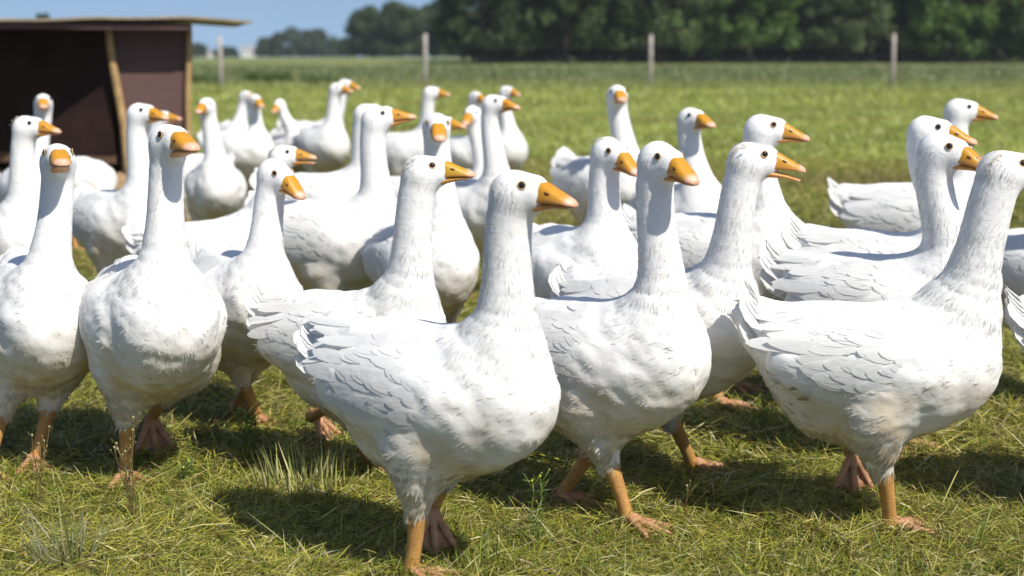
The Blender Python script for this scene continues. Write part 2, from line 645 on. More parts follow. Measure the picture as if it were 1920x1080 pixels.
class Goose:
    def __init__(s, H, HR, hocks, seed, low=False, nk=1.0, tu=0.0, tp=2.5):
        s.H, s.HR, s.hocks = H, HR, hocks
        rv = np.random.default_rng(seed + 5)
        s.TR = rot(0, R(tp + rv.normal(0, 1.8)), 0)
        s.TC = np.array([-.03, 0, .36])
        s.fat = float(np.clip(rv.normal(0, .005), -.009, .009))
        s.ysq = float(rv.uniform(.94, 1.03))
        s.tip = np.array([-.235, 0, .455]) + .075 * np.array([-math.cos(.62 + tu), 0, math.sin(.62 + tu)])
        s.r = np.random.default_rng(seed)
        s.seed = seed % 997
        s.ph = s.r.uniform(0, 6.28, (4, 4))
        J = H + HR @ np.array([-.014, 0, -.012])
        P0 = s.TC + s.TR @ (np.array([.080, 0, .415]) - s.TC)
        L = np.linalg.norm(J - P0)
        fw = HR @ np.array([1.0, 0, 0])
        if low:
            P1 = P0 + np.array([.16, 0, .02]); P2 = J + np.array([-.05, 0, .12])
        else:
            P1 = P0 + np.array([.115, 0, .13]) * min(1.3, L / .40)
            dr = np.array([0, 0, 1.0]) + .30 * fw + .25 * (J - P0) / L
            P2 = J - dr / np.linalg.norm(dr) * L * .36
        s.neck = bezier(P0, P1, P2, J, 12)
        s.nrad = np.interp(np.linspace(0, 1, 12), [0, .2, .4, .6, .8, 1], [.112, .085, .0570, .0460, .0430, .0425]) * np.array([1.0] * 3 + [nk] * 9)

    def sdf(s, P, labels=False):
        T_ = ((P - s.TC.astype(np.float32)) @ s.TR.astype(np.float32) + s.TC.astype(np.float32))
        d = torso_sdf(T_, s.fat, s.ysq)
        for y in (-1, 1):
            d = smin(d, ell_sdf(T_, (-.068, y * .115 * s.ysq, .412), (.185, .046, .082)), .03)
        d = smin(d, cap_sdf(T_, (-.20, 0, .440), s.tip, .055, .012, 1.7), .05)
        for (hip, hock) in s.hocks:
            d = smin(d, cap_sdf(P, hip, hock, .080, .030), .035)
        n = None
        for i in range(11):
            e = cap_sdf(P, s.neck[i], s.neck[i + 1], s.nrad[i], s.nrad[i + 1])
            n = e if n is None else np.minimum(n, e)
        h = s.head_sdf(P)
        out = smin(smin(d, n, .088), h, .02)
        if not labels:
            q = P + s.ph[0, :3]
            w = vnoise(q * np.array([20, 26, 30]) + P[:, [2, 0, 1]] * 6, s.seed) + .55 * vnoise(q * np.array([44, 60, 66]), s.seed + 1)
            out = out + (.0034 * w * np.clip((.60 - P[:, 2]) * 10, 0, 1)).astype(np.float32)
        if labels:
            return d, n, h
        return out

    def head_sdf(s, P):
        q = (P - s.H.astype(np.float32)) @ s.HR.astype(np.float32)
        h = cap_sdf(q, (-.014, 0, -.005), (.028, 0, .001), .0410, .0340, .92)
        h = smin(h, cap_sdf(q, (-.01, 0, -.016), (.030, 0, -.014), .035, .025, .94), .02)
        return h

    def mesh(s, h):
        lo = np.minimum(np.array([-.38, -.24, .10]), np.minimum(s.H - .08, s.neck.min(0) - .1))
        hi = np.maximum(np.array([.30, .24, .62]), np.maximum(s.H + .08, s.neck.max(0) + .1))
        k = 4
        nc = np.ceil((hi - lo) / (h * k)).astype(int) + 1
        ax = [lo[i] + (np.arange(nc[i]) + .5) * h * k - h * .5 for i in range(3)]
        Gc = np.stack(np.meshgrid(*ax, indexing='ij'), -1).reshape(-1, 3).astype(np.float32)
        Fc = s.sdf(Gc).reshape(nc)
        F = Fc.repeat(k, 0).repeat(k, 1).repeat(k, 2)
        m = np.abs(F) < h * k * 1.35
        ii = np.argwhere(m)
        F[m] = s.sdf((lo + ii * h).astype(np.float32))
        return surface_nets(F, lo, h)

    def grad(s, P, f=None, e=.003):
        f = f or s.sdf
        P = P.astype(np.float32)
        g = np.stack([f(P + np.array(v, np.float32) * e) - f(P - np.array(v, np.float32) * e) for v in np.eye(3)], -1)
        return g / (np.linalg.norm(g, axis=1)[:, None] + 1e-9)


def surface_nets(F, o, h):
    S = F < 0
    nx, ny, nz = F.shape
    c = np.zeros((nx - 1, ny - 1, nz - 1), np.int8)
    for dx in (0, 1):
        for dy in (0, 1):
            for dz in (0, 1):
                c += S[dx:nx - 1 + dx, dy:ny - 1 + dy, dz:nz - 1 + dz]
    act = (c > 0) & (c < 8)
    ii = np.argwhere(act)
    vid = -np.ones(act.shape, np.int64)
    vid[act] = np.arange(len(ii))
    acc = np.zeros((len(ii), 3)); cnt = np.zeros(len(ii))
    cor = [np.array(x) for x in np.ndindex(2, 2, 2)]
    for a in cor:
        for ax in range(3):
            if a[ax]: continue
            b = a.copy(); b[ax] = 1
            fa = F[tuple((ii + a).T)]; fb = F[tuple((ii + b).T)]
            k = (fa < 0) != (fb < 0)
            t = fa[k] / (fa[k] - fb[k])
            p = np.tile(a.astype(float), (k.sum(), 1)); p[:, ax] = t
            acc[k] += p; cnt[k] += 1
    V = o + (ii + acc / np.maximum(cnt, 1)[:, None]) * h
    Q = []
    for ax in range(3):
        sl0 = [slice(1, -1)] * 3; sl1 = [slice(1, -1)] * 3
        sl0[ax] = slice(0, -1); sl1[ax] = slice(1, None)
        A, B = S[tuple(sl0)], S[tuple(sl1)]
        e = np.argwhere(A != B)
        flip = A[tuple(e.T)]
        off = np.array([1, 1, 1]); off[ax] = 0
        e = e + off
        u, w = (ax + 1) % 3, (ax + 2) % 3
        q = []
        for du, dw in ((-1, -1), (0, -1), (0, 0), (-1, 0)):
            g = e.copy(); g[:, u] += du; g[:, w] += dw
            q.append(vid[tuple(g.T)])
        q = np.stack(q, -1)
        q[~flip] = q[~flip][:, ::-1]
        Q.append(q)
    Q = np.concatenate(Q)
    return V, Q[(Q >= 0).all(1)]


def cards(p, n, f, L, W, lift, nmix, stations=((0, .55), (.4, 1.0), (.75, .75), (1.0, .10)), curl=.12):
    """feather strips: roots p, normals n, flow f -> verts, quads, normals"""
    f = f - n * (f * n).sum(1)[:, None]
    f /= np.linalg.norm(f, axis=1)[:, None] + 1e-9
    sd_ = np.cross(n, f)
    m, ns = len(p), len(stations)
    V = np.empty((m, ns, 2, 3)); Nn = np.empty((m, ns, 2, 3))
    for k, (t, w) in enumerate(stations):
        hgt = lift * L * t - curl * L * t * t * .6
        c = p + f * (L * t)[:, None] + n * hgt[:, None]
        for j, sg in ((0, -1), (1, 1)):
            V[:, k, j] = c + sd_ * (sg * W * w * .5)[:, None] - n * (W * w * .08)[:, None]
            fn = n + sd_ * sg * .35 - f * (lift - curl * t)[:, None]
            q = n * (1 - nmix) + fn * nmix
            Nn[:, k, j] = q / np.linalg.norm(q, axis=1)[:, None]
    b = (np.arange(m) * ns * 2)[:, None]
    Q = np.concatenate([b + np.array([2 * k, 2 * k + 2, 2 * k + 3, 2 * k + 1]) for k in range(ns - 1)])
    return V.reshape(-1, 3), Q, Nn.reshape(-1, 3)


POINT = ((0, .6), (.35, 1.0), (.68, .88), (.90, .52), (1.0, .10))
ROUND = ((0, .6), (.35, 1.0), (.7, .95), (.92, .6), (1.0, .15))


def feathers_to_obj(name, parts, parent, mat, G=None):
    V, Q, Nn, n = [], [], [], 0
    for v, q, nn in parts:
        if G is not None:
            v = G.TC + (v - G.TC) @ G.TR.T; nn = nn @ G.TR.T
        V.append(v); Q.append(q + n); Nn.append(nn); n += len(v)
    return obj(name, mesh_np(name, np.concatenate(V), np.concatenate(Q), mat, True, None, np.concatenate(Nn)), parent)


def sample_surface(V, Q, n, r):
    a, b, c, d = (V[Q[:, i]] for i in range(4))
    ar = np.linalg.norm(np.cross(c - a, d - b), axis=1)
    i = r.choice(len(Q), n, p=ar / ar.sum())
    u, w = r.random((n, 1)), r.random((n, 1))
    return (a[i] * (1 - u) + b[i] * u) * (1 - w) + (d[i] * (1 - u) + c[i] * u) * w


# ---- shared small meshes (head parts, foot)
def loft(secs, k=16, tap=0.0):
    """secs: list of (x, cz, hz_up, hz_dn, wy, power)"""
    a = np.arange(k) / k * 2 * np.pi
    V = []
    for x, cz, hu, hd, wy, pw in secs:
        ca, sa = np.cos(a), np.sin(a)
        y = np.sign(ca) * np.abs(ca) ** pw * wy * (1 - tap * np.clip(sa, 0, 1))
        z = cz + np.where(sa > 0, hu, hd) * np.sign(sa) * np.abs(sa) ** pw
        V.append(np.stack([np.full(k, x), y, z], -1))
    n = len(secs)
    V = np.concatenate(V + [np.array([[secs[0][0], 0, secs[0][1]], [secs[-1][0] + .002, 0, secs[-1][1]]])])
    Q, T = [], []
    for i in range(n - 1):
        for j in range(k):
            b, c = i * k + j, i * k + (j + 1) % k
            Q.append((b, c, c + k, b + k))
    for j in range(k):
        T.append((n * k, (j + 1) % k, j))
        T.append((n * k + 1, (n - 1) * k + j, (n - 1) * k + (j + 1) % k))
    return V, Q, T


def upper_bill(mat):
    S = []
    for x, top, bot, wy, pw in ((.026, .0290, -.018, .0245, .42), (.036, .0292, -.0185, .0245, .42), (.050, .0262, -.0165, .0250, .42), (.064, .0212, -.0150, .0250, .42),
                                (.079, .0135, -.0145, .0248, .45), (.094, .0070, -.0145, .0238, .52), (.106, .0015, -.0155, .0212, .6), (.116, -.0020, -.0165, .0160, .8), (.1225, -.0062, -.0168, .0090, .9)):
        cz = bot + .28 * (top - bot)
        S.append((x, cz, top - cz, cz - bot, wy, pw))
    m = MB(); m.add(*loft(S, 32, .34))
    return m.mesh("upper_bill", mat)


def lower_bill(mat):
    S = []
    for x, top, bot, wy, pw in ((.024, -.0185, -.0400, .0215, .85), (.038, -.0188, -.0375, .0218, .8), (.058, -.0170, -.0320, .0215, .8), (.083, -.0158, -.0262, .0205, .8), (.104, -.0165, -.0250, .0170, .8), (.1160, -.0175, -.0228, .0100, .9)):
        cz = (top + bot) / 2
        S.append((x, cz, top - cz, cz - bot, wy, pw))
    m = MB(); m.add(*loft(S, 16))
    return m.mesh("lower_bill", mat)


UB, LB = upper_bill(M_BILL), lower_bill(M_BILL)
UBY, LBY = upper_bill(M_BILLY), lower_bill(M_BILLY)
mb = MB(); mb.ball((0, 0, 0), (.0068, .0022, .0028), 12, 8); NOST = mb.mesh("nostril", M_NOST)
mb = MB(); mb.ball((0, 0, 0), (.0076, .0056, .0074), 16, 10); EYE = mb.mesh("eye", M_EYE)
mb = MB()
aa = np.linspace(0, 2 * np.pi, 25)
mb.tube(np.stack([np.cos(aa) * .0078, np.full(25, .0002), np.sin(aa) * .0074], -1), .0014, 6, False)
RING = mb.mesh("eye_ring", M_RING)


def foot_mesh():
    m = MB()
    toes = []
    for a, L in ((-.52, .098), (-.03, .118), (.46, .098)):
        d = np.array([math.cos(a), math.sin(a), 0])
        t = np.linspace(0, 1, 8)
        pts = np.array([(0, 0, .014)]) * (1 - t)[:, None] + d * (L * t)[:, None]
        pts[:, 2] = .014 * (1 - t) + .0055 + .0035 * np.sin(t * 3 * np.pi) ** 2
        rad = np.interp(t, [0, .3, .5, .8, .93, 1], [.0125, .0085, .0078, .0066, .0055, .0025])
        m.tube(pts, rad, 8)
        cl = np.array([pts[-1], pts[-1] + d * .006 + np.array([0, 0, .001]), pts[-1] + d * .013 - np.array([0, 0, .004])])
        m.tube(cl, [.0032, .0025, .0008], 6)
        toes.append((d, L))
    for (d0, L0), (d1, L1) in zip(toes, toes[1:]):
        nr, na = 7, 7
        V = []
        for lay in (1, -1):
            for i in range(nr):
                t = .08 + .84 * i / (nr - 1)
                for j in range(na):
                    w = j / (na - 1)
                    sag = 1 - .20 * t * math.sin(math.pi * w)
                    d = d0 * L0 * (1 - w) + d1 * L1 * w
                    p = d * t * sag
                    z = .014 * (1 - t) * .8 + .0052 - .002 * math.sin(math.pi * w) + .0016 * math.sin(w * 14 + t * 6)
                    V.append((p[0], p[1], z + lay * .0012))
        Q = []
        nn = nr * na
        for i in range(nr - 1):
            for j in range(na - 1):
                a_ = i * na + j
                Q.append((a_, a_ + na, a_ + na + 1, a_ + 1))
                Q.append((nn + a_, nn + a_ + 1, nn + a_ + na + 1, nn + a_ + na))
        for i in range(na - 1):
            a_ = (nr - 1) * na + i
            Q.append((a_, nn + a_, nn + a_ + 1, a_ + 1))
        m.add(V, Q)
    m.tube(np.array([(0, 0, .016), (-.014, .006, .013), (-.028, .012, .006)]), [.008, .006, .003], 7)
    m.ball((0, 0, .014), (.016, .015, .013), 10, 8)
    return m.mesh("foot", M_FOOT)


FOOT = foot_mesh()
GOOSE_GROUP = "white geese walking in the flock"


def make_goose(key, label, u, Y, s, yaw, head, hyaw, hpitch, lod, fx=.17, gape=0.0, feet=None, bill=None,
               tuft=0.0, low=False, dirt=None, tail_up=0.0, hroll=0.0, nk=1.0, tp=2.5):
    yaw, hyaw, hpitch = R(yaw), R(hyaw), R(hpitch)
    base = at(u, Y, .40 * s); base[2] = 0
    hd = np.array([math.cos(yaw), math.sin(yaw), 0])
    T = base + hd * fx * s
    d = ray(*head)
    t = (T[0] * d[0] + T[1] * d[1]) / (d[0] ** 2 + d[1] ** 2)
    Hw = np.array([0, 0, CAM_H]) + d * t
    Rb = rot(yaw, 0)
    H = Rb.T @ (Hw - base) / s
    print("goose %-4s head local x %.2f y %.2f z %.2f" % (key, *H))
    HR = Rb.T @ rot(hyaw, hpitch, R(hroll))
    root = empty("goose", base, yaw, s)
    tag(root, label, "goose", GOOSE_GROUP)
    seed = sum(ord(c) * (i + 3) for i, c in enumerate(key))
    r = np.random.default_rng(seed)
    # legs ------------------------------------------------------
    if feet is None:
        st = r.choice([-1, 1]) * r.uniform(.03, .07)
        feet = [(('l', st, -.075), 0, 0), (('l', -st, .075), 25 if lod < 2 else 0, 0)]
    hocks, legs = [], []
    for (pos, lift, fyaw), sg in zip(feet, (-1, 1)):
        if pos[0] == 'l':
            fl = np.array([pos[1], pos[2], 0.0])
        else:
            fl = Rb.T @ (ground(*pos) - base) / s
        az_ = .014 + .112 * math.sin(R(lift)) * .92
        ank = np.array([fl[0], fl[1], az_])
        hip = np.array([-.015, sg * .072, .305])
        hock = np.array([-.015 + .42 * (fl[0] + .01), sg * .06 + .45 * (fl[1] - sg * .06), .168 + .03 * (lift > 30)])
        hocks.append((hip, hock))
        legs.append((hip, hock, ank, R(lift), R(fyaw)))
    G = Goose(H, HR, hocks, seed, low, nk, tail_up, tp)
    h = (.0065, .0085, .011, .015)[lod]
    V, Q = G.mesh(h)
    obj("body", mesh_np("body", V, Q, M_BODY), root)
    # plumage strips ---------------------------------------------
    dens = (1.0, .62, .30, .12)[lod]
    if lod < 3:
        n = int(26000 * dens)
        P = sample_surface(V, Q, n, r)
        dd, nn_, hh = G.sdf(P.astype(np.float32), True)
        kind = np.argmin(np.stack([dd, nn_, hh]), 0)
        nor = G.grad(P)
        flow = np.tile(np.array([-1.0, 0, -.25]), (n, 1))
        seg = np.argmin(((P[:, None] - G.neck[None]) ** 2).sum(-1), 1)
        tg = np.gradient(G.neck, axis=0); tg /= np.linalg.norm(tg, axis=1)[:, None]
        isn = kind == 1
        flow[isn] = -tg[seg[isn]] + np.array([-.25, 0, 0])
        flow[kind == 2] = HR @ np.array([-1.0, 0, -.25])
        lowb = (kind == 0) & (P[:, 2] < .26)
        flow[lowb] = np.array([-.35, 0, -1.0])
        sw = np.stack([np.sin(P[:, 2] * 38 + P[:, 0] * 25 + G.ph[2, 0]), np.sin(P[:, 0] * 42 + G.ph[2, 1]), np.sin(P[:, 0] * 33 + P[:, 1] * 40 + G.ph[2, 2])], -1)
        flow += sw * .22 + r.normal(0, .10, (n, 3))
        hq = (P - H) @ HR
        keep = ~((kind == 2) & (hq[:, 0] > .010))
        body_ = kind == 0
        soft = body_ & (P[:, 2] > .30)
        L = np.where(body_, r.uniform(.010, .026, n), np.where(isn, r.uniform(.010, .024, n), r.uniform(.004, .009, n)))
        W = np.where(body_, r.uniform(.0022, .0050, n), np.where(isn, r.uniform(.0014, .0030, n), .0022))
        lift = np.where(body_, r.uniform(.06, .13, n), np.where(isn, r.uniform(.07, .20, n), r.uniform(.1, .2, n)))
        lift = np.where(lowb, lift + .10, lift)
        L = np.where(lowb, L * 1.25, L)
        nap = isn & (P[:, 0] < G.neck[seg][:, 0] - .012) & (P[:, 2] > .56)
        lift = np.where(nap, lift + r.uniform(0, .13, n), lift)
        side_ = isn & (np.abs(P[:, 1] - G.neck[seg][:, 1]) > .018) & (P[:, 2] < .72)
        lift = np.where(side_, lift + r.uniform(0, .07, n), lift)
        onw = body_ & (np.abs(P[:, 1]) > .07) & (P[:, 2] > .40) & (P[:, 0] < .10)
        keep &= ~(onw & (P[:, 0] < .06))
        keep &= ~(body_ & (P[:, 0] > .04) & (P[:, 2] > .30) & (r.random(n) < .6))
        P, nor, flow, L, W, lift = (x[keep] for x in (P, nor, flow, L, W, lift))
        c = cards(P - nor * .0009, nor, flow, L, W, lift, .05, curl=.22)
        feathers_to_obj("plumage", [c], root, M_DOWN)
    # wings --------------------------------------------------------
    wn = (1.0, .8, .6, .4)[lod]
    for sg in (-1, 1):
        px, th, LL, WW, off, free = [], [], [], [], [], []
        rows = [(.10, .055, .060, .032, .008, 9), (.06, .015, .070, .033, .010, 11), (.02, -.025, .085, .034, .011, 12), (-.02, -.065, .100, .035, .012, 12),
                (-.055, -.105, .115, .036, .011, 11), (-.09, -.14, .125, .036, .010, 10), (-.125, -.17, .130, .034, .009, 8), (-.16, -.205, .120, .030, .008, 6)]
        for ri, (xa, xb, l, w, o, cnt) in enumerate(rows):
            cnt = max(4, int(cnt * (.6 + .4 * wn)))
            top = 62 - 2 * ri
            bot = (-6, -14, -18, -16, -10, -2, 10, 24)[ri]
            for j in range(cnt):
                a = bot + (top - bot) * (j + .5) / cnt + r.normal(0, 4.0)
                px.append(r.uniform(xb, xa)); th.append(R(a)); LL.append(l * r.uniform(.85, 1.15)); WW.append(w * r.uniform(.85, 1.15) / (.6 + .4 * wn))
                off.append(o); free.append(ri >= 6)
        px, th, LL, WW, off, free = map(np.array, (px, th, LL, WW, off, free))
        axz = np.interp(px, [-.3, -.1, .15], [.450, .412, .405])
        dirv = np.stack([np.zeros_like(px), sg * np.cos(th), np.sin(th)], -1)
        A = np.stack([px, np.zeros_like(px), axz], -1)
        rr_ = np.full(len(px), .32)
        fbody = lambda P_: smin(torso_sdf(P_, G.fat, G.ysq), ell_sdf(P_, (-.068, sg * .115 * G.ysq, .412), (.185, .046, .082)), .03)
        for _ in range(14):
            rr_ -= fbody((A + dirv * rr_[:, None]).astype(np.float32)) * .9
        P = A + dirv * rr_[:, None]
        nor = G.grad(P, fbody)
        flow = np.tile(np.array([-1.0, 0, .02]), (len(px), 1)) + r.normal(0, .09, (len(px), 3))
        flow[:, 2] += .18 * np.clip(-px * 4 - .2, 0, 1)
        P = P + nor * (off * .30)[:, None] + nor * (r.random(len(px)) * .002)[:, None]
        lf = r.uniform(.02, .07, len(px)) + np.where(free, .02, 0)
        curl = np.where(free, .02, .20)
        v1, q1, n1_ = cards(P, nor, flow, LL, WW, lf, .20, POINT, .17)
        st = np.tile(np.repeat(np.array([t_ for t_, w0 in POINT]), 2), len(px))
        tgt = .0012 + .0022 * st + np.repeat(off, 10) * .10
        hold = np.repeat(free, 10)
        for _ in range(2):
            dv_ = fbody(v1.astype(np.float32)); gv = G.grad(v1, fbody)
            sh = np.where(hold, np.maximum(tgt - dv_, 0), tgt - dv_)
            v1 = v1 + gv * np.clip(sh, -.03, .03)[:, None]
        nb = np.where(hold[:, None], n1_, n1_ * .45 + gv * .55)
        n1_ = nb / np.linalg.norm(nb, axis=1)[:, None]
        parts = [(v1, q1, n1_)]
        # primaries: long narrow feathers over the rump
        npri = 5
        pr = np.stack([np.linspace(-.15, -.21, npri), sg * np.linspace(.085, .045, npri), np.linspace(.500, .528, npri)], -1)
        fl = np.tile(np.array([-1.0, -sg * .05, .08]), (npri, 1)) + r.normal(0, .05, (npri, 3))
        nm = np.tile(np.array([-.05, sg * .55, .83]), (npri, 1)); nm /= np.linalg.norm(nm, axis=1)[:, None]
        parts.append(cards(pr, nm, fl, r.uniform(.11, .15, npri), np.full(npri, .024), r.uniform(-.02, .06, npri), .6, ROUND, .05))
        w_ = feathers_to_obj("wing", parts, root, M_FEATH, G)
        if dirt == 'grey' and sg < 0:
            k = np.array([[-.200, -.09, .425], [-.215, -.08, .405], [-.205, -.09, .388]])
            nm = G.grad(k, fbody)
            c = cards(k + nm * .030, nm, np.tile([-.7, 0, .35], (3, 1)), np.array([.060, .065, .055]), np.array([.028, .030, .026]), np.full(3, .1), .4, ROUND)
            for i_ in range(3):
                feathers_to_obj("dark_feather", [(c[0][i_ * 10:i_ * 10 + 10], np.array([[0, 2, 3, 1], [2, 4, 5, 3], [4, 6, 7, 5], [6, 8, 9, 7]]), c[2][i_ * 10:i_ * 10 + 10])], w_, M_GREY, G)
        if dirt == 'brown' and sg < 0:
            k = np.array([[-.17, -.115, .43], [-.18, -.11, .405], [-.165, -.12, .385], [-.19, -.105, .42], [-.155, -.12, .36], [-.20, -.10, .45]])
            nm = G.grad(k, fbody)
            c = cards(k + nm * .022, nm, np.tile([-1, 0, -.5], (6, 1)) + r.normal(0, .2, (6, 3)), np.array([.045, .05, .04, .04, .03, .04]), np.full(6, .012), np.full(6, .05), .4)
            for i_ in range(6):
                feathers_to_obj("soiled_feather", [(c[0][i_ * 8:i_ * 8 + 8], np.array([[0, 2, 3, 1], [2, 4, 5, 3], [4, 6, 7, 5]]), c[2][i_ * 8:i_ * 8 + 8])], w_, M_DIRTY, G)
    # tail -----------------------------------------------------------
    pr, fl, nm, LL, WW = [], [], [], [], []
    nt_ = 13
    el = .62 + tail_up
    for lay in range(2):
        for j in range(nt_):
            w = (j - (nt_ - 1) / 2) / ((nt_ - 1) / 2)
            pr.append((-.225 - .01 * lay, w * .046, .482 - .02 * abs(w) - .030 * lay))
            dv = np.array([-math.cos(el), w * .19, math.sin(el) - .16 * lay]) + r.normal(0, .025, 3)
            fl.append(dv)
            nv = np.array([math.sin(el), w * .75, math.cos(el)])
            nm.append(nv / np.linalg.norm(nv))
            LL.append((.150 if lay == 0 else .125) * (1 - .12 * abs(w)) * r.uniform(.92, 1.05)); WW.append(.072)
    pr, fl, nm, LL, WW = map(np.array, (pr, fl, nm, LL, WW))
    c1 = cards(pr, nm, fl, LL, WW, np.full(len(LL), .0), .35, ROUND, -.06)
    feathers_to_obj("tail", [c1], root, M_FEATH, G)
    # bill, eyes -------------------------------------------------------
    HM = Matrix.Translation(Vector(H)) @ Matrix(HR.tolist()).to_4x4()
    BS = Matrix.Translation((.026, 0, -.0045)) @ Matrix.Scale(1.0, 4) @ Matrix.Translation((-.026, 0, .002))
    ub = obj("upper_bill", UBY if bill else UB, root); ub.matrix_local = HM @ BS
    lb = obj("lower_bill", LBY if bill else LB, root)
    lb.matrix_local = HM @ BS @ Matrix.Translation((.026, 0, -.0155)) @ Matrix.Rotation(R(gape), 4, 'Y') @ Matrix.Translation((-.026, 0, .018))
    for sg in (-1, 1):
        if lod < 3:
            no = obj("nostril", NOST, ub)
            no.matrix_local = Matrix.Translation((.070, sg * .0226, .0052)) @ Matrix.Rotation(R(-sg * 8), 4, 'Z') @ Matrix.Rotation(R(22), 4, 'Y')
        e = obj("eye", EYE, root)
        e.matrix_local = HM @ Matrix.Translation((.020, sg * .0325, .0155)) @ Matrix.Rotation(R(-sg * 12), 4, 'Z') @ Matrix.Rotation(R(sg * 10), 4, 'X') @ Matrix.Rotation(0 if sg > 0 else math.pi, 4, 'Z')
        if lod < 2:
            rg = obj("eye_ring", RING, e)
            rg.matrix_local = Matrix.Translation((0, .0018, 0))
    if tuft:
        n = int(650 * tuft)
        q = np.stack([r.uniform(-.062, -.020, n), r.normal(0, .016, n), np.zeros(n)], -1)
        ang = r.uniform(R(95), R(200), n)
        q = np.stack([-.014 + .038 * np.cos(ang), r.normal(0, .018, n), -.006 + .038 * np.sin(ang)], -1)
        P = H + q @ HR.T
        nn = q - np.array([-.012, 0, 0]); nn /= np.linalg.norm(nn, axis=1)[:, None]
        fl = nn * .6 + np.array([-.6, 0, .2]) + r.normal(0, .3, (n, 3))
        c = cards(P, nn @ HR.T, fl @ HR.T, r.uniform(.006, .012, n), np.full(n, .0026), r.uniform(.15, .6, n), .2)
        feathers_to_obj("crest_down", [c], root, M_TUFT)
    # legs -----------------------------------------------------------
    for hip, hock, ank, lift, fyaw in legs:
        m = MB()
        t = np.linspace(0, 1, 9)[:, None]
        top = hock + (hip - hock) * .22
        pts = top * (1 - t) + ank * t
        pts[:, 0] += .006 * np.sin(t[:, 0] * math.pi)
        m.tube(pts, np.interp(t[:, 0], [0, .2, .35, .6, .85, 1], [.021, .0235, .0188, .0158, .0162, .0195]), 12)
        lg = m.build("leg", M_LEG, root)
        f = obj("foot", FOOT, lg)
        f.matrix_local = Matrix.Translation(Vector(ank - np.array([0, 0, .004]))) @ Matrix.Rotation(fyaw, 4, 'Z') @ Matrix.Rotation(lift, 4, 'Y') @ Matrix.Scale(1.12, 4)
    return root


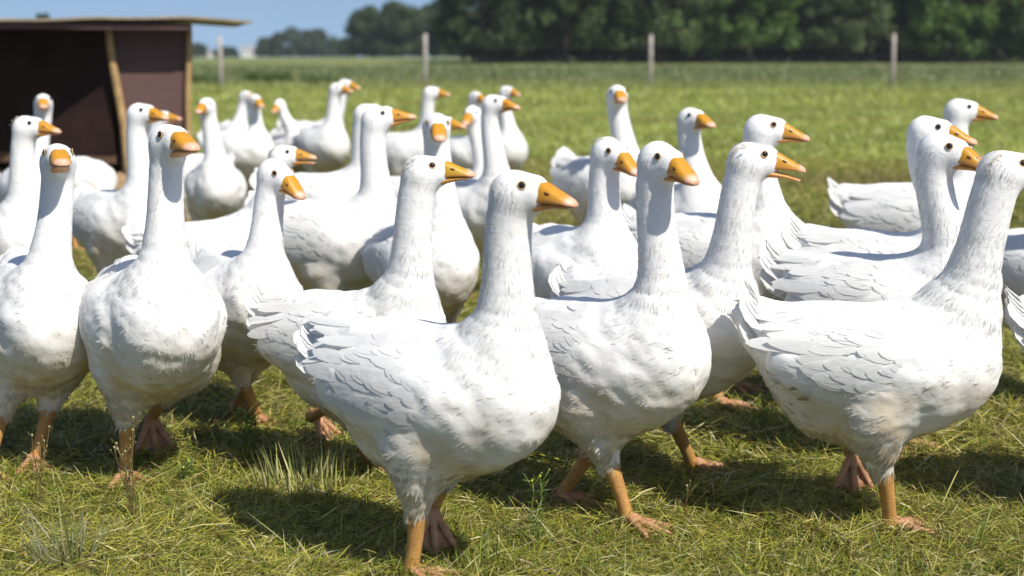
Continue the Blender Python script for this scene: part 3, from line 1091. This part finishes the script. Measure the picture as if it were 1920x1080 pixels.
FLOCK = [
 # key, label, u, Y, s, yaw, head(u,v), hyaw, hpitch, lod, extra
 ("G1", "large goose at front centre of the flock with dark feathers beside its tail", 836, 2.85, 1.0, -34, (976, 358), -29, -3, 0, dict(feet=[((768, 1092), 0, 8), ((808, 1040), 62, -40)], dirt='grey', nk=1.08, tail_up=-.35)),
 ("G2", "goose with brown dirt on its wing, its bill cut off by the right frame edge", 1655, 3.12, 1.0, -12, (1888, 317), 2, 0, 0, dict(fx=.26, nk=1.12, feet=[((1668, 1003), 0, 12), ((1592, 925), 66, -75)], dirt='brown', tuft=.5, tail_up=.3)),
 ("G3", "goose striding with long bare front leg just behind the front centre goose's breast", 1150, 3.2, .97, -42, (1242, 300), -56, -14, 0, dict(feet=[((1180, 995), 0, 0), ((1045, 945), 0, 10)])),
 ("G4", "goose with wide open bill and upright neck, half hidden behind the long-striding goose", 1258, 3.5, 1.0, -42, (1413, 298), -4, -6, 0, dict(gape=12, fx=.24, tuft=.4, feet=[((1300, 888), 0, 12), ((1082, 872), 0, 0)])),
 ("G5", "tall goose walking straight at viewer with beige breast stain and orange shin", 290, 3.5, 1.05, -66, (320, 264), -52, 1, 0, dict(fx=.13, nk=.92, tail_up=-.3, tp=-1, feet=[((235, 905), 0, 0), ((285, 850), 50, 0)])),
 ("G6", "front-facing goose at the lower left corner with bill pointing at viewer", 72, 3.65, 1.0, -64, (109, 297), -68, 4, 1, dict(fx=.13, nk=.95, tail_up=-.2, feet=[((-25, 900), 0, 0), ((62, 880), 0, 0)])),
 ("G7", "goose in profile with yellow bill and shaggy brownish nape behind the front centre goose", 678, 3.45, .94, -32, (799, 320), -4, 2, 0, dict(bill=1, tuft=.8, nk=1.08, fx=.2, feet=[((690, 880), 0, 0), ((585, 830), 40, 0)])),
 ("G8", "small goose with drooping bill and a shadow down its neck front", 462, 4.0, .95, -60, (520, 326), -38, -25, 1, dict(fx=.14, feet=[((488, 800), 0, 0), ((440, 775), 0, 0)])),
 ("G9", "goose leaning its pale brown neck forward with slightly parted bill, behind the drooping-billed one", 405, 5.0, .92, -12, (533, 291), -4, 2, 2, dict(gape=8, fx=.27, tuft=.5)),
 ("G10", "goose with bill raised in profile and ruffled wing, behind the shaggy-naped one", 640, 5.0, 1.05, -24, (710, 221), -2, 8, 2, dict(fx=.14)),
 ("G11", "goose whose bill is hidden behind the raised-bill goose's head", 625, 6.1, 1.05, -20, (690, 212), -4, 4, 2, dict(fx=.16)),
 ("G12", "front one of two distant geese with heads overlapping near the fence post", 608, 10.0, 1.03, -60, (633, 166), -28, -2, 3, dict()),
 ("G13", "rear one of two distant geese with heads overlapping near the fence post", 594, 10.5, 1.05, -40, (648, 159), -30, -4, 3, dict(fx=.2)),
 ("G14", "distant goose standing right in front of the second fence post", 765, 9.4, 1.0, -32, (810, 173), -12, -2, 3, dict(fx=.2)),
 ("G15", "goose staring straight at viewer, both eyes showing, above the yellow bill", 800, 4.6, .98, -62, (819, 236), -82, -12, 1, dict(fx=.12)),
 ("G16", "goose turning its bill down to the left beside the staring goose", 905, 6.9, .93, -75, (884, 213), -108, -18, 3, dict(fx=.12)),
 ("G17", "distant goose with only its bill and brow showing above another goose's head", 878, 9.6, .95, -50, (893, 182), -55, -4, 3, dict(fx=.15)),
 ("G18", "broad breasted goose with shaded neck, right of the goose turning its bill down", 905, 6.2, .98, -58, (928, 194), -28, -2, 2, dict(fx=.14)),
 ("G19", "distant goose with shaded face peeking above the broad breasted goose", 945, 10.0, .95, -68, (951, 171), -38, -6, 3, dict(fx=.14)),
 ("G20", "goose with only its bill tip showing beside the staring goose's cheek", 785, 6.7, .92, -24, (830, 231), -14, -2, 3, dict(fx=.18)),
 ("G21", "lone tall goose with long neck and head facing viewer in the open meadow", 1142, 6.7, 1.1, -58, (1158, 177), -84, -4, 2, dict(fx=.15)),
 ("G22", "goose with brown fluff on its crown and bill tipped down", 1084, 4.25, 1.04, -58, (1146, 286), -50, -20, 1, dict(fx=.15, tuft=.7)),
 ("G23", "slim goose behind, facing viewer between the long-striding and open-billed geese", 1290, 5.6, 1.06, -72, (1298, 222), -58, -4, 2, dict(fx=.12)),
 ("G24", "goose in profile with closed bill directly above the open-billed goose", 1366, 4.4, 1.08, -38, (1436, 241), -12, -7, 1, dict(fx=.15, feet=[((1345, 772), 0, 10), (('l', -.03, .075), 0, 0)])),
 ("G25", "goose with head overlapped by a nearer head, middle of three at right", 1700, 4.1, 1.06, -30, (1745, 245), -22, -8, 2, dict(fx=.18)),
 ("G26", "goose with upright neck and bill turned to viewer, nearest of three at right", 1684, 3.65, 1.06, -36, (1770, 280), -36, -15, 1, dict(fx=.22, feet=[((1690, 848), 0, 10), (('l', -.08, .075), 0, 0)])),
 ("G27", "goose with upright white tail on the open grass, farthest of three at right", 1740, 5.45, 1.08, -22, (1804, 206), -14, -6, 2, dict(fx=.22)),
 ("G28", "goose cut by right frame edge, only its flank showing behind the dirty-winged one", 1985, 4.3, 1.0, -60, (2030, 270), -40, 0, 2, dict()),
 ("G29", "goose almost out of the frame at right, only a tail tip showing", 2180, 3.2, 1.0, -14, (2390, 330), -10, 0, 2, dict(fx=.22)),
 ("G30", "goose facing viewer before the dark shed opening", 62, 7.0, 1.0, -70, (81, 191), -72, -4, 3, dict(fx=.14)),
 ("G31", "goose in profile with pale brown nape at left edge before the shed", 14, 5.15, .98, -45, (54, 237), -10, -2, 2, dict(fx=.16, tuft=.3)),
 ("G32", "goose before the shed post with one bill overlapping another", 238, 5.6, 1.0, -46, (266, 212), -22, -2, 2, dict(fx=.14)),
 ("G33", "goose hidden behind the tall front-facing goose, its head before the shed panel", 330, 8.0, .95, -150, (303, 220), -8, 2, 3, dict(fx=.2)),
 ("G34", "plump goose with shaded bill tipped down, right of the shed corner", 405, 7.2, .97, -74, (386, 198), -100, -8, 2, dict(fx=.12)),
 ("G35", "distant goose with its head behind another goose's shaded head", 440, 10.6, 1.0, -70, (462, 180), -40, -4, 3, dict(fx=.14)),
 ("G36", "distant goose with shaded neck standing side on, its bill pointing down", 455, 9.6, 1.0, -32, (479, 188), -58, -12, 3, dict(fx=.16)),
 ("G37", "distant small goose with bill tipped down and neck stretched", 548, 10.4, .92, -62, (523, 196), -108, -22, 3, dict(fx=.14)),
 ("G38", "goose bending its brown-stained neck to the ground by the shed base", 140, 7.7, .95, -22, (205, 392), -30, -45, 2, dict(fx=.38, low=True)),
 ("G39", "goose cut by left frame edge, only a sliver of back showing", -52, 7.4, .95, -50, (-60, 200), -50, 0, 3, dict(fx=.1)),
]
for key, label, u, Y, s, yaw, head, hyaw, hpitch, lod, ex in FLOCK:
    make_goose(key, label, u, Y, s, yaw, head, hyaw, hpitch, lod, **ex)
HAZE = 0.0003
# ------------------------------------------------------------------ shed
M_BOARD, nt, b = new_mat("brown_shed_board")
tc = N(nt, "ShaderNodeTexCoord")
mp = N(nt, "ShaderNodeMapping"); mp.inputs["Scale"].default_value = (3, 3, 14)
nt.links.new(tc.outputs["Object"], mp.inputs[0])
n1 = noise(nt, mp.outputs[0], 3, 5, .6)
n2 = noise(nt, tc.outputs["Object"], 5, 5, .6)
c = mixc(nt, n1.outputs[0], (.075, .038, .034), (.140, .074, .065))
c = mixc(nt, maprange(nt, n2.outputs[0], .5, .75, 0, .4), c, (.15, .09, .08))
nt.links.new(c, b.inputs["Base Color"])
b.inputs["Roughness"].default_value = .8
bump(nt, b, n1.outputs[0], .3, .01)
M_DARK = simple("dark_board", (.032, .016, .014), .85, .2, .3, 4, .3, 20, .01)  # board colour much darker than the front panel's brown
M_SILL = simple("scuffed_sill_wood", (.16, .09, .06), .85, .2, .3, 6, .3, 20, .01)
M_POST = simple("raw_wood", (.40, .26, .12), .85, .2, .35, 9, .5, 30, .01)
M_ROOF = simple("weathered_roof_sheet", (.30, .24, .17), .7, .3, .35, 6, .4, 14, .01)
M_FPOST = simple("grey_fence_wood", (.42, .37, .34), .9, .2, .25, 12, .4, 30, .01)
M_LOG = simple("cut_log", (.30, .20, .11), .9, .2, .4, 14, .5, 30, .01)

YS = 11.6
shed = empty("shed", at(290, YS, 0), R(15))
tag(shed, "low dark brown board shed with flat overhanging roof behind the geese", "shed")
o = shed.location
def lx(u, dy=0): return at(u, YS + dy, .6)[0] - o[0]
top = zat(44, YS)
x0, x1 = lx(224), lx(353)
m = MB(); m.box((x0, 0, .02), (x1, .025, top - .02)); m.build("front_panel", M_BOARD, shed, False)
# side wall going back on the right, and an angled wall left of the post
m = MB(); m.box((x1 - .03, .03, .02), (x1 - .005, 1.6, top - .02)); m.build("side_wall", M_BOARD, shed, False)
ang = R(152)
ML = Matrix.Translation((x0 - .01, .03, 0)) @ Matrix.Rotation(ang, 4, 'Z')
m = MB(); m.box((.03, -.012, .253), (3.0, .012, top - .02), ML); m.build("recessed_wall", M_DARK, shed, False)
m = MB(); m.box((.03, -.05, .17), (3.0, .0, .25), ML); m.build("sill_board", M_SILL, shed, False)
m = MB(); m.box((x0 - 3.2, 1.64, .02), (x1, 1.67, top - .02)); m.build("rear_wall", M_BOARD, shed, False)
# roof
rx1 = lx(470)
M_ = Matrix.Rotation(R(.35), 4, 'Y')
nx2, ny2 = 40, 9
gx = np.linspace(x0 - 3.4, rx1, nx2); gy = np.linspace(-.31, 1.95, ny2)
GX, GY = np.meshgrid(gx, gy, indexing='ij')
GZ = top + .004 + .014 * np.sin((GX - x0) * 1.9 + .8) + .004 * np.sin(GX * 9 + GY * 3) - .02 * np.clip((GX - x1) / .5, 0, 1) ** 2 + .012
k2 = np.arange(nx2 * ny2).reshape(nx2, ny2)
m = MB()
Vt = np.stack([GX, GY, GZ + .020], -1).reshape(-1, 3); Vb = np.stack([GX, GY, GZ], -1).reshape(-1, 3)
q = np.stack([k2[:-1, :-1], k2[1:, :-1], k2[1:, 1:], k2[:-1, 1:]], -1).reshape(-1, 4)
rim = np.concatenate([k2[:, 0], k2[-1, 1:], k2[-2::-1, -1], k2[0, -2:0:-1]])
o2 = len(Vt); side = np.stack([rim, np.roll(rim, -1), np.roll(rim, -1) + o2, rim + o2], -1)
m.add(np.concatenate([Vt, Vb]), np.concatenate([q, q[:, ::-1] + o2, side[:, ::-1]]))
m.build("roof", M_ROOF, shed, False)
m = MB(); m.box((x0 - 3.0, -.26, top - .05), (x1 + .02, -.22, top - .002)); m.build("eave_batten", M_BOARD, shed, False)
# posts
def wob(xa, xb, z0, z1, y, r0, r1, name):
    t = np.linspace(0, 1, 9)
    pts = np.stack([xa + (xb - xa) * t + .010 * np.sin(t * 7 + xa * 5), np.full(9, y), z0 + (z1 - z0) * t], -1)
    mm = MB(); mm.tube(pts, np.linspace(r0, r1, 9), 8); mm.build(name, M_POST, shed)
wob(lx(240), lx(214), 0, top - .01, -.04, .036, .030, "corner_post")
wob(lx(349), lx(356), 0, top - .01, -.035, .028, .024, "corner_post")
lp = at(222, 9.6, 0)
m = MB(); m.tube([(-.02, 0, -.01), (.0, .02, .12), (.02, .01, .24)], [.085, .078, .07], 12)
lg = m.build("cut_log", M_LOG); lg.location = lp
tag(lg, "short weathered log standing upright at the foot of the shed", "log")

# ------------------------------------------------------------------ fence
fence = empty("pasture_fence", at(1000, 39.5, 0))
tag(fence, "thin wire fence on weathered grey posts across the meadow", "fence")
fo = fence.location
posts = []
for k, (u, v0, tilt) in enumerate(((30, 66, 0), (413, 69, .01), (797, 64, .012), (1220, 66, 0), (1675, 64, -.01), (2105, 64, 0))):
    p = at(u, 39.5, .7)
    zt = zat(v0, 39.5)
    m = MB(); m.tube([(0, 0, -.05), (tilt * .5, 0, zt * .5), (tilt, 0, zt)], [.058, .055, .052], 10)
    po = m.build("post", M_FPOST, fence)
    po.location = (p[0] - fo[0], p[1] - fo[1], 0)
    posts.append((p[0] - fo[0], zt))
M_WIRE = simple("fence_wire", (.12, .12, .12), .6, .3)
for zf in (.82, .60):
    m = MB()
    pts = []
    for (xa, za), (xb, zb) in zip(posts, posts[1:]):
        for t in np.linspace(0, 1, 9)[:-1]:
            pts.append((xa + (xb - xa) * t, -.07, (za + (zb - za) * t) * zf - .05 * math.sin(math.pi * t)))
    pts.append((posts[-1][0], -.07, posts[-1][1] * zf))
    m.tube(pts, .0025, 5); m.build("wire", M_WIRE, fence)


# ------------------------------------------------------------------ trees
def leaf_cloud(cent, rad, n, size, r, base, var=.35, squash=1.0):
    """leaf quads scattered through clumps: cent (k,3), rad (k,)"""
    k = r.integers(0, len(cent), n)
    d = r.normal(0, 1, (n, 3)); d /= np.linalg.norm(d, axis=1)[:, None]
    rr = rad[k] * r.uniform(.35, 1.05, n) ** .6
    p = cent[k] + d * rr[:, None] * np.array([1, 1, squash])
    nn = d + r.normal(0, .6, (n, 3)) + np.array([0, 0, .4]); nn /= np.linalg.norm(nn, axis=1)[:, None]
    t = np.cross(nn, r.normal(0, 1, (n, 3))); t /= np.linalg.norm(t, axis=1)[:, None]
    b2 = np.cross(nn, t)
    sz = size * r.uniform(.6, 1.3, n)
    V = np.stack([p - t * sz[:, None] * .5, p + b2 * (sz * .32)[:, None] - nn * (sz * .06)[:, None], p + t * sz[:, None] * .5, p - b2 * (sz * .32)[:, None] - nn * (sz * .06)[:, None]], 1).reshape(-1, 3)
    Q = np.arange(4 * n).reshape(n, 4)
    tone = r.uniform(1 - var, 1 + var, len(cent))[k] * r.uniform(.75, 1.25, n)
    c = np.array(base) * tone[:, None]
    c[:, 0] *= r.uniform(.8, 1.25, n)
    return V, Q, np.repeat(c, 4, axis=0)


def tree(name, label, x, y, z0, height, crad, cbase, nclump, nleaf, lsize, base, seed, group, trunk_r=.22, cat="tree", ysq=.8, full=True):
    r = np.random.default_rng(seed)
    root = empty(name, (x, y, z0))
    tag(root, label, cat, group)
    cz = (cbase + height) / 2; hz = (height - cbase) / 2
    d = r.normal(0, 1, (nclump, 3)); d /= np.linalg.norm(d, axis=1)[:, None]
    rad_ = r.uniform(.25, 1.0, nclump) ** .5
    if full:                       # crown that reaches down to the ground like a big bush
        zz = r.uniform(0, 1, nclump) ** 1.35
        ph = r.uniform(0, 6.28, nclump); q_ = r.uniform(.2, 1, nclump) ** .5 * np.sqrt(np.clip(1.05 - zz ** 2.6, 0, 1))
        d = np.stack([np.cos(ph) * q_, np.sin(ph) * q_, zz * 2 - 1], -1); rad_ = np.ones(nclump)
    cent = d * rad_[:, None] * np.array([crad * .86, crad * .86 * ysq, hz * .84]) + np.array([0, 0, cz])
    crad_ = crad * r.uniform(.16, .34, nclump) * (.8 if nclump > 100 else 1)
    m = MB()
    lean = r.normal(0, .03 * height, 2)
    t = np.linspace(0, 1, 8)
    pts = np.stack([lean[0] * t ** 2 + .05 * np.sin(t * 5 + seed), lean[1] * t ** 2, -.1 + t * height * .8], -1)
    m.tube(pts, np.interp(t, [0, .08, 1], [trunk_r * 1.35, trunk_r, trunk_r * .25]), 8)
    for i in r.choice(nclump, min(nclump, 9), replace=False):
        q = cent[i]
        tt = np.clip(q[2] / (height * .8) * .7, .15, .9)
        a = np.array([np.interp(tt, t, pts[:, k]) for k in range(3)])
        md = (a + q) / 2 + np.array([0, 0, .12 * crad])
        m.tube([a, md, q], [trunk_r * .42, trunk_r * .26, trunk_r * .10], 6)
    m.build("trunk", M_BARK, root)
    V, Q, C = leaf_cloud(cent, crad_, nleaf, lsize, r, base, .26, .85)
    k = C.shape[0]
    keep = (V.reshape(-1, 4, 3)[:, :, 2].min(1) > .05)
    V = V.reshape(-1, 4, 3)[keep].reshape(-1, 3); C = C.reshape(-1, 4, 3)[keep].reshape(-1, 3)
    Q = np.arange(len(V)).reshape(-1, 4)
    obj("crown", mesh_np("crown", V, Q, M_LEAF, False, C), root)
    return root


FG = "trees along the dark wood edge"
edge = [ # u, d, height, crad, cbase, tone, label
 (905, 102, 12, 2.9, 1.0, (.030, .055, .012), "dark tree at the left corner of the wood, its low crown shading the trunk"),
 (975, 108, 13, 3.2, 1.0, (.022, .045, .010), "very dark tree next to the wood's left corner tree"),
 (1060, 104, 13, 3.2, 1.1, (.045, .075, .014), "tree with a bright bushy sprig at its trunk in the wood edge"),
 (1150, 107, 12, 3.0, 1.0, (.050, .085, .020), "mid green tree behind the third fence post, on its left side"),
 (1240, 104, 13, 3.2, .7, (.060, .095, .025), "mid green tree directly behind the third fence post"),
 (1325, 108, 12, 2.8, .6, (.040, .080, .014), "dark tree right of the third fence post"),
 (1405, 104, 13, 3.0, .5, (.055, .105, .016), "fresh green tree midway between the third and fourth fence posts"),
 (1490, 109, 12, 2.8, .8, (.075, .095, .040), "grey green tree in the wood edge left of the small sky gaps"),
 (1585, 105, 13, 3.0, .7, (.065, .095, .030), "grey green tree left of the fourth fence post"),
 (1690, 108, 12, 3.0, .7, (.040, .080, .012), "dark green tree behind the fourth fence post"),
 (1775, 104, 13, 3.0, .5, (.055, .105, .014), "fresh green tree right of the fourth fence post"),
 (1865, 107, 13, 3.2, .6, (.035, .070, .012), "dark tree near the right end of the wood edge"),
 (1955, 104, 12, 3.0, .6, (.045, .085, .014), "tree cut by the right frame edge in the wood"),
]
for i, (u, d_, hh, cr, cb, base, lab) in enumerate(edge):
    p = at(u, d_, 1.5); k_full = cb < 1.2
    tree("broadleaf_tree", lab, p[0], p[1], 0, hh, cr * 1.25, cb * .45 if k_full else cb, 130, 14000, .36, tuple(x * (1.1 if i < 3 else 1.35) for x in base), 100 + i, FG, .20, full=k_full)  # trees past the dark left corner get brighter leaf colour, standing in for sunlight
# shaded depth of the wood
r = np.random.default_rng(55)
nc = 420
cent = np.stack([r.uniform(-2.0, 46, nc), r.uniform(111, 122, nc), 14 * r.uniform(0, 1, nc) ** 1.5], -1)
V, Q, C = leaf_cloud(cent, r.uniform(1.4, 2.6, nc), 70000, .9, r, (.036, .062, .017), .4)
k = V.reshape(-1, 4, 3)[:, :, 2].min(1) > 0
V = V.reshape(-1, 4, 3)[k].reshape(-1, 3); C = C.reshape(-1, 4, 3)[k].reshape(-1, 3)
tag(obj("woods", mesh_np("woods", V, np.arange(len(V)).reshape(-1, 4), M_LEAF, False, C)), "deep dark foliage of the wood behind its edge trees", "woods", kind="stuff")

MG = "round field trees left of the wood"
for i, (u, d_, top_v, cr, base, lab) in enumerate((
    (700, 205, 14, 3.8, (.040, .072, .022), "rounded field tree at the left end of the nearer clump"),
    (752, 200, 2, 4.2, (.046, .080, .024), "rounded field tree left of the second fence post, tallest of its clump"),
    (812, 203, 0, 4.2, (.040, .075, .022), "rounded field tree behind the second fence post"),
    (862, 198, 4, 3.8, (.044, .080, .026), "rounded field tree touching the corner of the dark wood"))):
    p = at(u, d_, 1.5); z0 = float(terrain(0, d_)); hh = zat(top_v, d_) - z0
    tree("field_tree", lab, p[0], p[1], z0, hh, cr * 1.2, .15, 60, 9000, .7, base, 200 + i, MG, .22)
DG = "low trees on the far horizon"
for i, (u, d_, top_v, cr, lab) in enumerate((
    (366, 330, 80, 2.6, "low far tree just right of the shed corner"),
    (424, 340, 92, 2.8, "lowest far tree behind the first fence post"),
    (505, 330, 72, 3.6, "far tree right of the white houses"),
    (538, 325, 54, 4.6, "far tree with the highest crown on the horizon left of the clump"),
    (590, 330, 57, 4.8, "broad far tree between the high crown and the nearer clump"),
    (636, 335, 74, 3.8, "low far tree beside the nearer clump"),
    (84, 60, 24, .5, "tiny treetop poking above the shed roof"))):
    p = at(u, d_, 1.5); z0 = float(terrain(0, d_)); hh = zat(top_v, d_) - z0
    tree("horizon_tree", lab, p[0], p[1], z0, hh, cr * 1.15, .1 if d_ > 100 else 1.6, 40, 4500, .9 if d_ > 100 else .12, (.040, .072, .034), 300 + i, DG, .2 if d_ > 100 else .05)

# ------------------------------------------------------------------ air
M_HAZE = bpy.data.materials.new("pale_haze")
M_HAZE.use_nodes = True
hn = M_HAZE.node_tree
hn.nodes.remove(hn.nodes["Principled BSDF"])
pv = hn.nodes.new("ShaderNodeVolumePrincipled")
pv.inputs["Color"].default_value = (.86, .92, 1.0, 1)
pv.inputs["Density"].default_value = HAZE
hn.links.new(pv.outputs[0], hn.nodes["Material Output"].inputs["Volume"])
m = MB(); m.box((-420, -40, -3.4), (420, 520, 15.5))
if HAZE > 0: tag(m.build("haze", M_HAZE, None, False), kind="stuff")

# far white houses
M_WALL = simple("white_render", (.78, .77, .75), .9, .2, .05, 2)
M_TILE = simple("grey_roof_tiles", (.32, .30, .30), .8, .2, .15, 2)
M_GLASS = simple("window_glass", (.03, .04, .05), .1, .6, .1)
for u, d_, w, h_, lab in ((466, 420, 3.6, 3.3, "small white farmhouse on the horizon left of the far trees"), (392, 430, 4.6, 2.2, "low white farm building on the horizon right of the shed")):
    p = at(u, d_, 1.5); z0 = float(terrain(0, d_))
    hs = empty("farmhouse", (p[0], p[1], z0)); tag(hs, lab, "house", "white buildings far off on the horizon")
    m = MB(); m.box((-w / 2, -2, -.2), (w / 2, 2, h_ * .62)); m.build("wall", M_WALL, hs, False)
    zr, e = h_ * .62 + .003, .25
    m = MB(); m.add([(-w / 2 - e, -2.2, zr), (w / 2 + e, -2.2, zr), (w / 2 + e, 2.2, zr), (-w / 2 - e, 2.2, zr), (-w / 2 - e, 0, h_), (w / 2 + e, 0, h_)],
                    [(0, 1, 5, 4), (2, 3, 4, 5), (0, 3, 2, 1)], [(0, 4, 3), (1, 2, 5)]); m.build("roof", M_TILE, hs, False)
    for xx in (-.27, .2):
        m = MB(); m.box((xx * w - .35, -2.03, .7), (xx * w + .35, -2.003, 1.45)); m.build("window", M_GLASS, hs, False)


# ------------------------------------------------------------------ weeds and tufts
def tuft(name, label, u, v, n, Lr, wr, spread, pal, seed, cat="grass tuft", lean=0.0, elr=(1.0, 1.5)):
    r = np.random.default_rng(seed)
    p = ground(u, v)
    ph = r.uniform(0, 6.28, n)
    rad = spread * np.sqrt(r.random(n))
    root = np.stack([rad * np.cos(ph), rad * np.sin(ph) * .7, np.zeros(n)], -1)
    az = ph + r.normal(0, .9, n)
    el_ = r.uniform(*elr, n)
    V, Q = strands(root, az, el_, r.uniform(*Lr, n), r.uniform(*wr, n), r.uniform(0, .25, n), r.normal(0, 1.0, n))
    V[:, 0] += lean * V[:, 2]
    c = np.array(pal)[r.integers(0, len(pal), n)] * r.uniform(.8, 1.2, n)[:, None]
    o_ = obj(name, mesh_np(name, V, Q, M_GRASS, False, np.repeat(c, 6, axis=0)))
    o_.location = p
    tag(o_, label, cat)
    return o_


PALE = [(.55, .53, .20), (.46, .48, .14), (.62, .56, .30), (.30, .36, .08)]
tuft("grass_tuft", "pale upright stubble tuft just behind the front centre goose's tail", 575, 925, 170, (.06, .15), (.002, .0045), .13, PALE, 1, elr=(1.15, 1.5))
tuft("grass_tuft", "grey dry splayed grass tuft in the lower left corner", 120, 1075, 70, (.08, .20), (.002, .004), .05, [(.38, .36, .22), (.28, .27, .16), (.18, .21, .07)], 2, lean=-.15)
tuft("grass_tuft", "thin green grass tuft below the dirty-winged goose's tail", 1445, 812, 60, (.05, .13), (.002, .004), .07, [(.30, .32, .07), (.40, .36, .12), (.2, .25, .04)], 3)
tuft("grass_tuft", "sparse green tuft at the bottom edge right of the front goose's foot", 905, 1078, 60, (.04, .09), (.002, .004), .07, [(.2, .26, .04), (.28, .3, .06)], 4)

M_STEM = simple("brown_weed_stem", (.16, .12, .045), .8, .2, .35, 30)
M_GSTEM = simple("green_weed_stem", (.20, .25, .05), .7, .3, .3, 30)
M_BUD = simple("yellow_flower_bud", (.45, .42, .05), .8, .2, .2, 60)
M_SEED = simple("pale_seed_head", (.30, .26, .12), .9, .2, .2, 60)


def weed(label, u, v, stems, seed, mat, bud, feathery=0, hgt=.14, name="weed_plant"):
    r = np.random.default_rng(seed)
    p = ground(u, v)
    root = empty(name, p); tag(root, label, "weed")
    sm, bm, lV, lQ, lC, ln = MB(), MB(), [], [], [], 0
    for k in range(stems):
        a = r.uniform(0, 6.28); h = hgt * r.uniform(.7, 1.05); ln_ = r.uniform(.02, .28)
        t = np.linspace(0, 1, 7)
        bx = r.normal(0, .006, 2)
        pts = np.stack([bx[0] + math.cos(a) * ln_ * h * t ** 1.5 + .004 * np.sin(t * 9 + k), bx[1] + math.sin(a) * ln_ * h * t ** 1.5, h * t], -1)
        sm.tube(pts, np.linspace(.0017, .0008, 7), 5)
        hm = MB(); hm.ball(pts[-1], (.0030, .0030, .0038), 8, 6); hm.build('flower_head', bud, root)
        for q in range(7):
            tt = r.uniform(.3, .98)
            b0 = np.array([np.interp(tt, t, pts[:, i]) for i in range(3)])
            aa_ = r.uniform(0, 6.28); l = r.uniform(.012, .03)
            tip = b0 + np.array([math.cos(aa_) * l * .7, math.sin(aa_) * l * .7, l])
            sm.tube([b0, (b0 + tip) / 2 + [0, 0, -.002], tip], [.0008, .0007, .0006], 4)
            if r.random() < .4: hm = MB(); hm.ball(tip, .0019, 6, 5); hm.build('flower_bud', bud, root)
        if feathery:
            n = feathery
            tt = r.uniform(.15, 1.0, n)
            R0 = np.stack([np.interp(tt, t, pts[:, i]) for i in range(3)], -1)
            V_, Q_ = strands(R0, r.uniform(0, 6.28, n), r.uniform(.1, 1.1, n), r.uniform(.012, .034, n), r.uniform(.0010, .0022, n), r.uniform(0, .3, n), r.normal(0, 1, n))
            lV.append(V_); lQ.append(Q_ + ln); ln += len(V_)
            lC.append(np.repeat(np.array([(.10, .17, .035)]) * r.uniform(.7, 1.5, (n, 1)), 6, axis=0))
    sm.build("stem", mat, root)
    if lV: obj("leaf", mesh_np("leaf", np.concatenate(lV), np.concatenate(lQ), M_GRASS, False, np.concatenate(lC)), root)
    return root


weed("thin brown stalked weed before the lower left goose's foot", 76, 965, 4, 11, M_STEM, M_SEED, 4, .24)
weed("brown stalked weed with seed heads before the beige-breasted goose's shin", 248, 985, 7, 12, M_STEM, M_SEED, 6, .245)
weed("feathery green weed with yellow buds left of the pale stubble tuft", 465, 872, 5, 13, M_GSTEM, M_BUD, 90, .16)
weed("low feathery weed with a yellow bud near the beige-breasted goose", 355, 915, 4, 14, M_GSTEM, M_BUD, 50, .07)
weed("upright weed with yellow buds before the long-striding goose's rear foot", 1006, 1035, 2, 15, M_GSTEM, M_BUD, 60, .17)
weed("dry weed stalk right of the long-striding goose's front foot", 1284, 1000, 1, 16, M_STEM, M_SEED, 4, .13)
weed("yellowish weed stalks left of the dirty-winged goose's belly", 1432, 818, 5, 17, M_GSTEM, M_SEED, 12, .13)
m = MB()
for k, (dx, h, tl) in enumerate(((0, .062, .0), (.045, .075, .02), (.06, .125, .03), (.028, .03, 0), (.09, .05, .05), (.012, .02, 0))):
    m.tube([(dx, 0, 0), (dx + tl * .5, .005, h * .5), (dx + tl, .0, h)], [.0030, .0026, .0022], 6)
st = m.build("stubble_stalks", M_GSTEM); st.location = ground(1778, 1048)
tag(st, "cut green stalks standing right of the dirty-winged goose's foot", "stalks")

DK = [(.07, .12, .025), (.10, .15, .035), (.05, .09, .02)]
tuft("grass_clump", "dark green grass clump right of the first fence post", 500, 158, 260, (.25, .6), (.02, .035), .75, DK, 21, "grass tuft")
tuft("grass_clump", "dark green grass clump just left of the two overlapping distant goose heads", 600, 160, 200, (.2, .5), (.02, .035), .6, DK, 22, "grass tuft")
tuft("grass_clump", "dark green grass clump just right of the shed corner", 378, 160, 180, (.2, .5), (.02, .035), .5, DK, 23, "grass tuft")
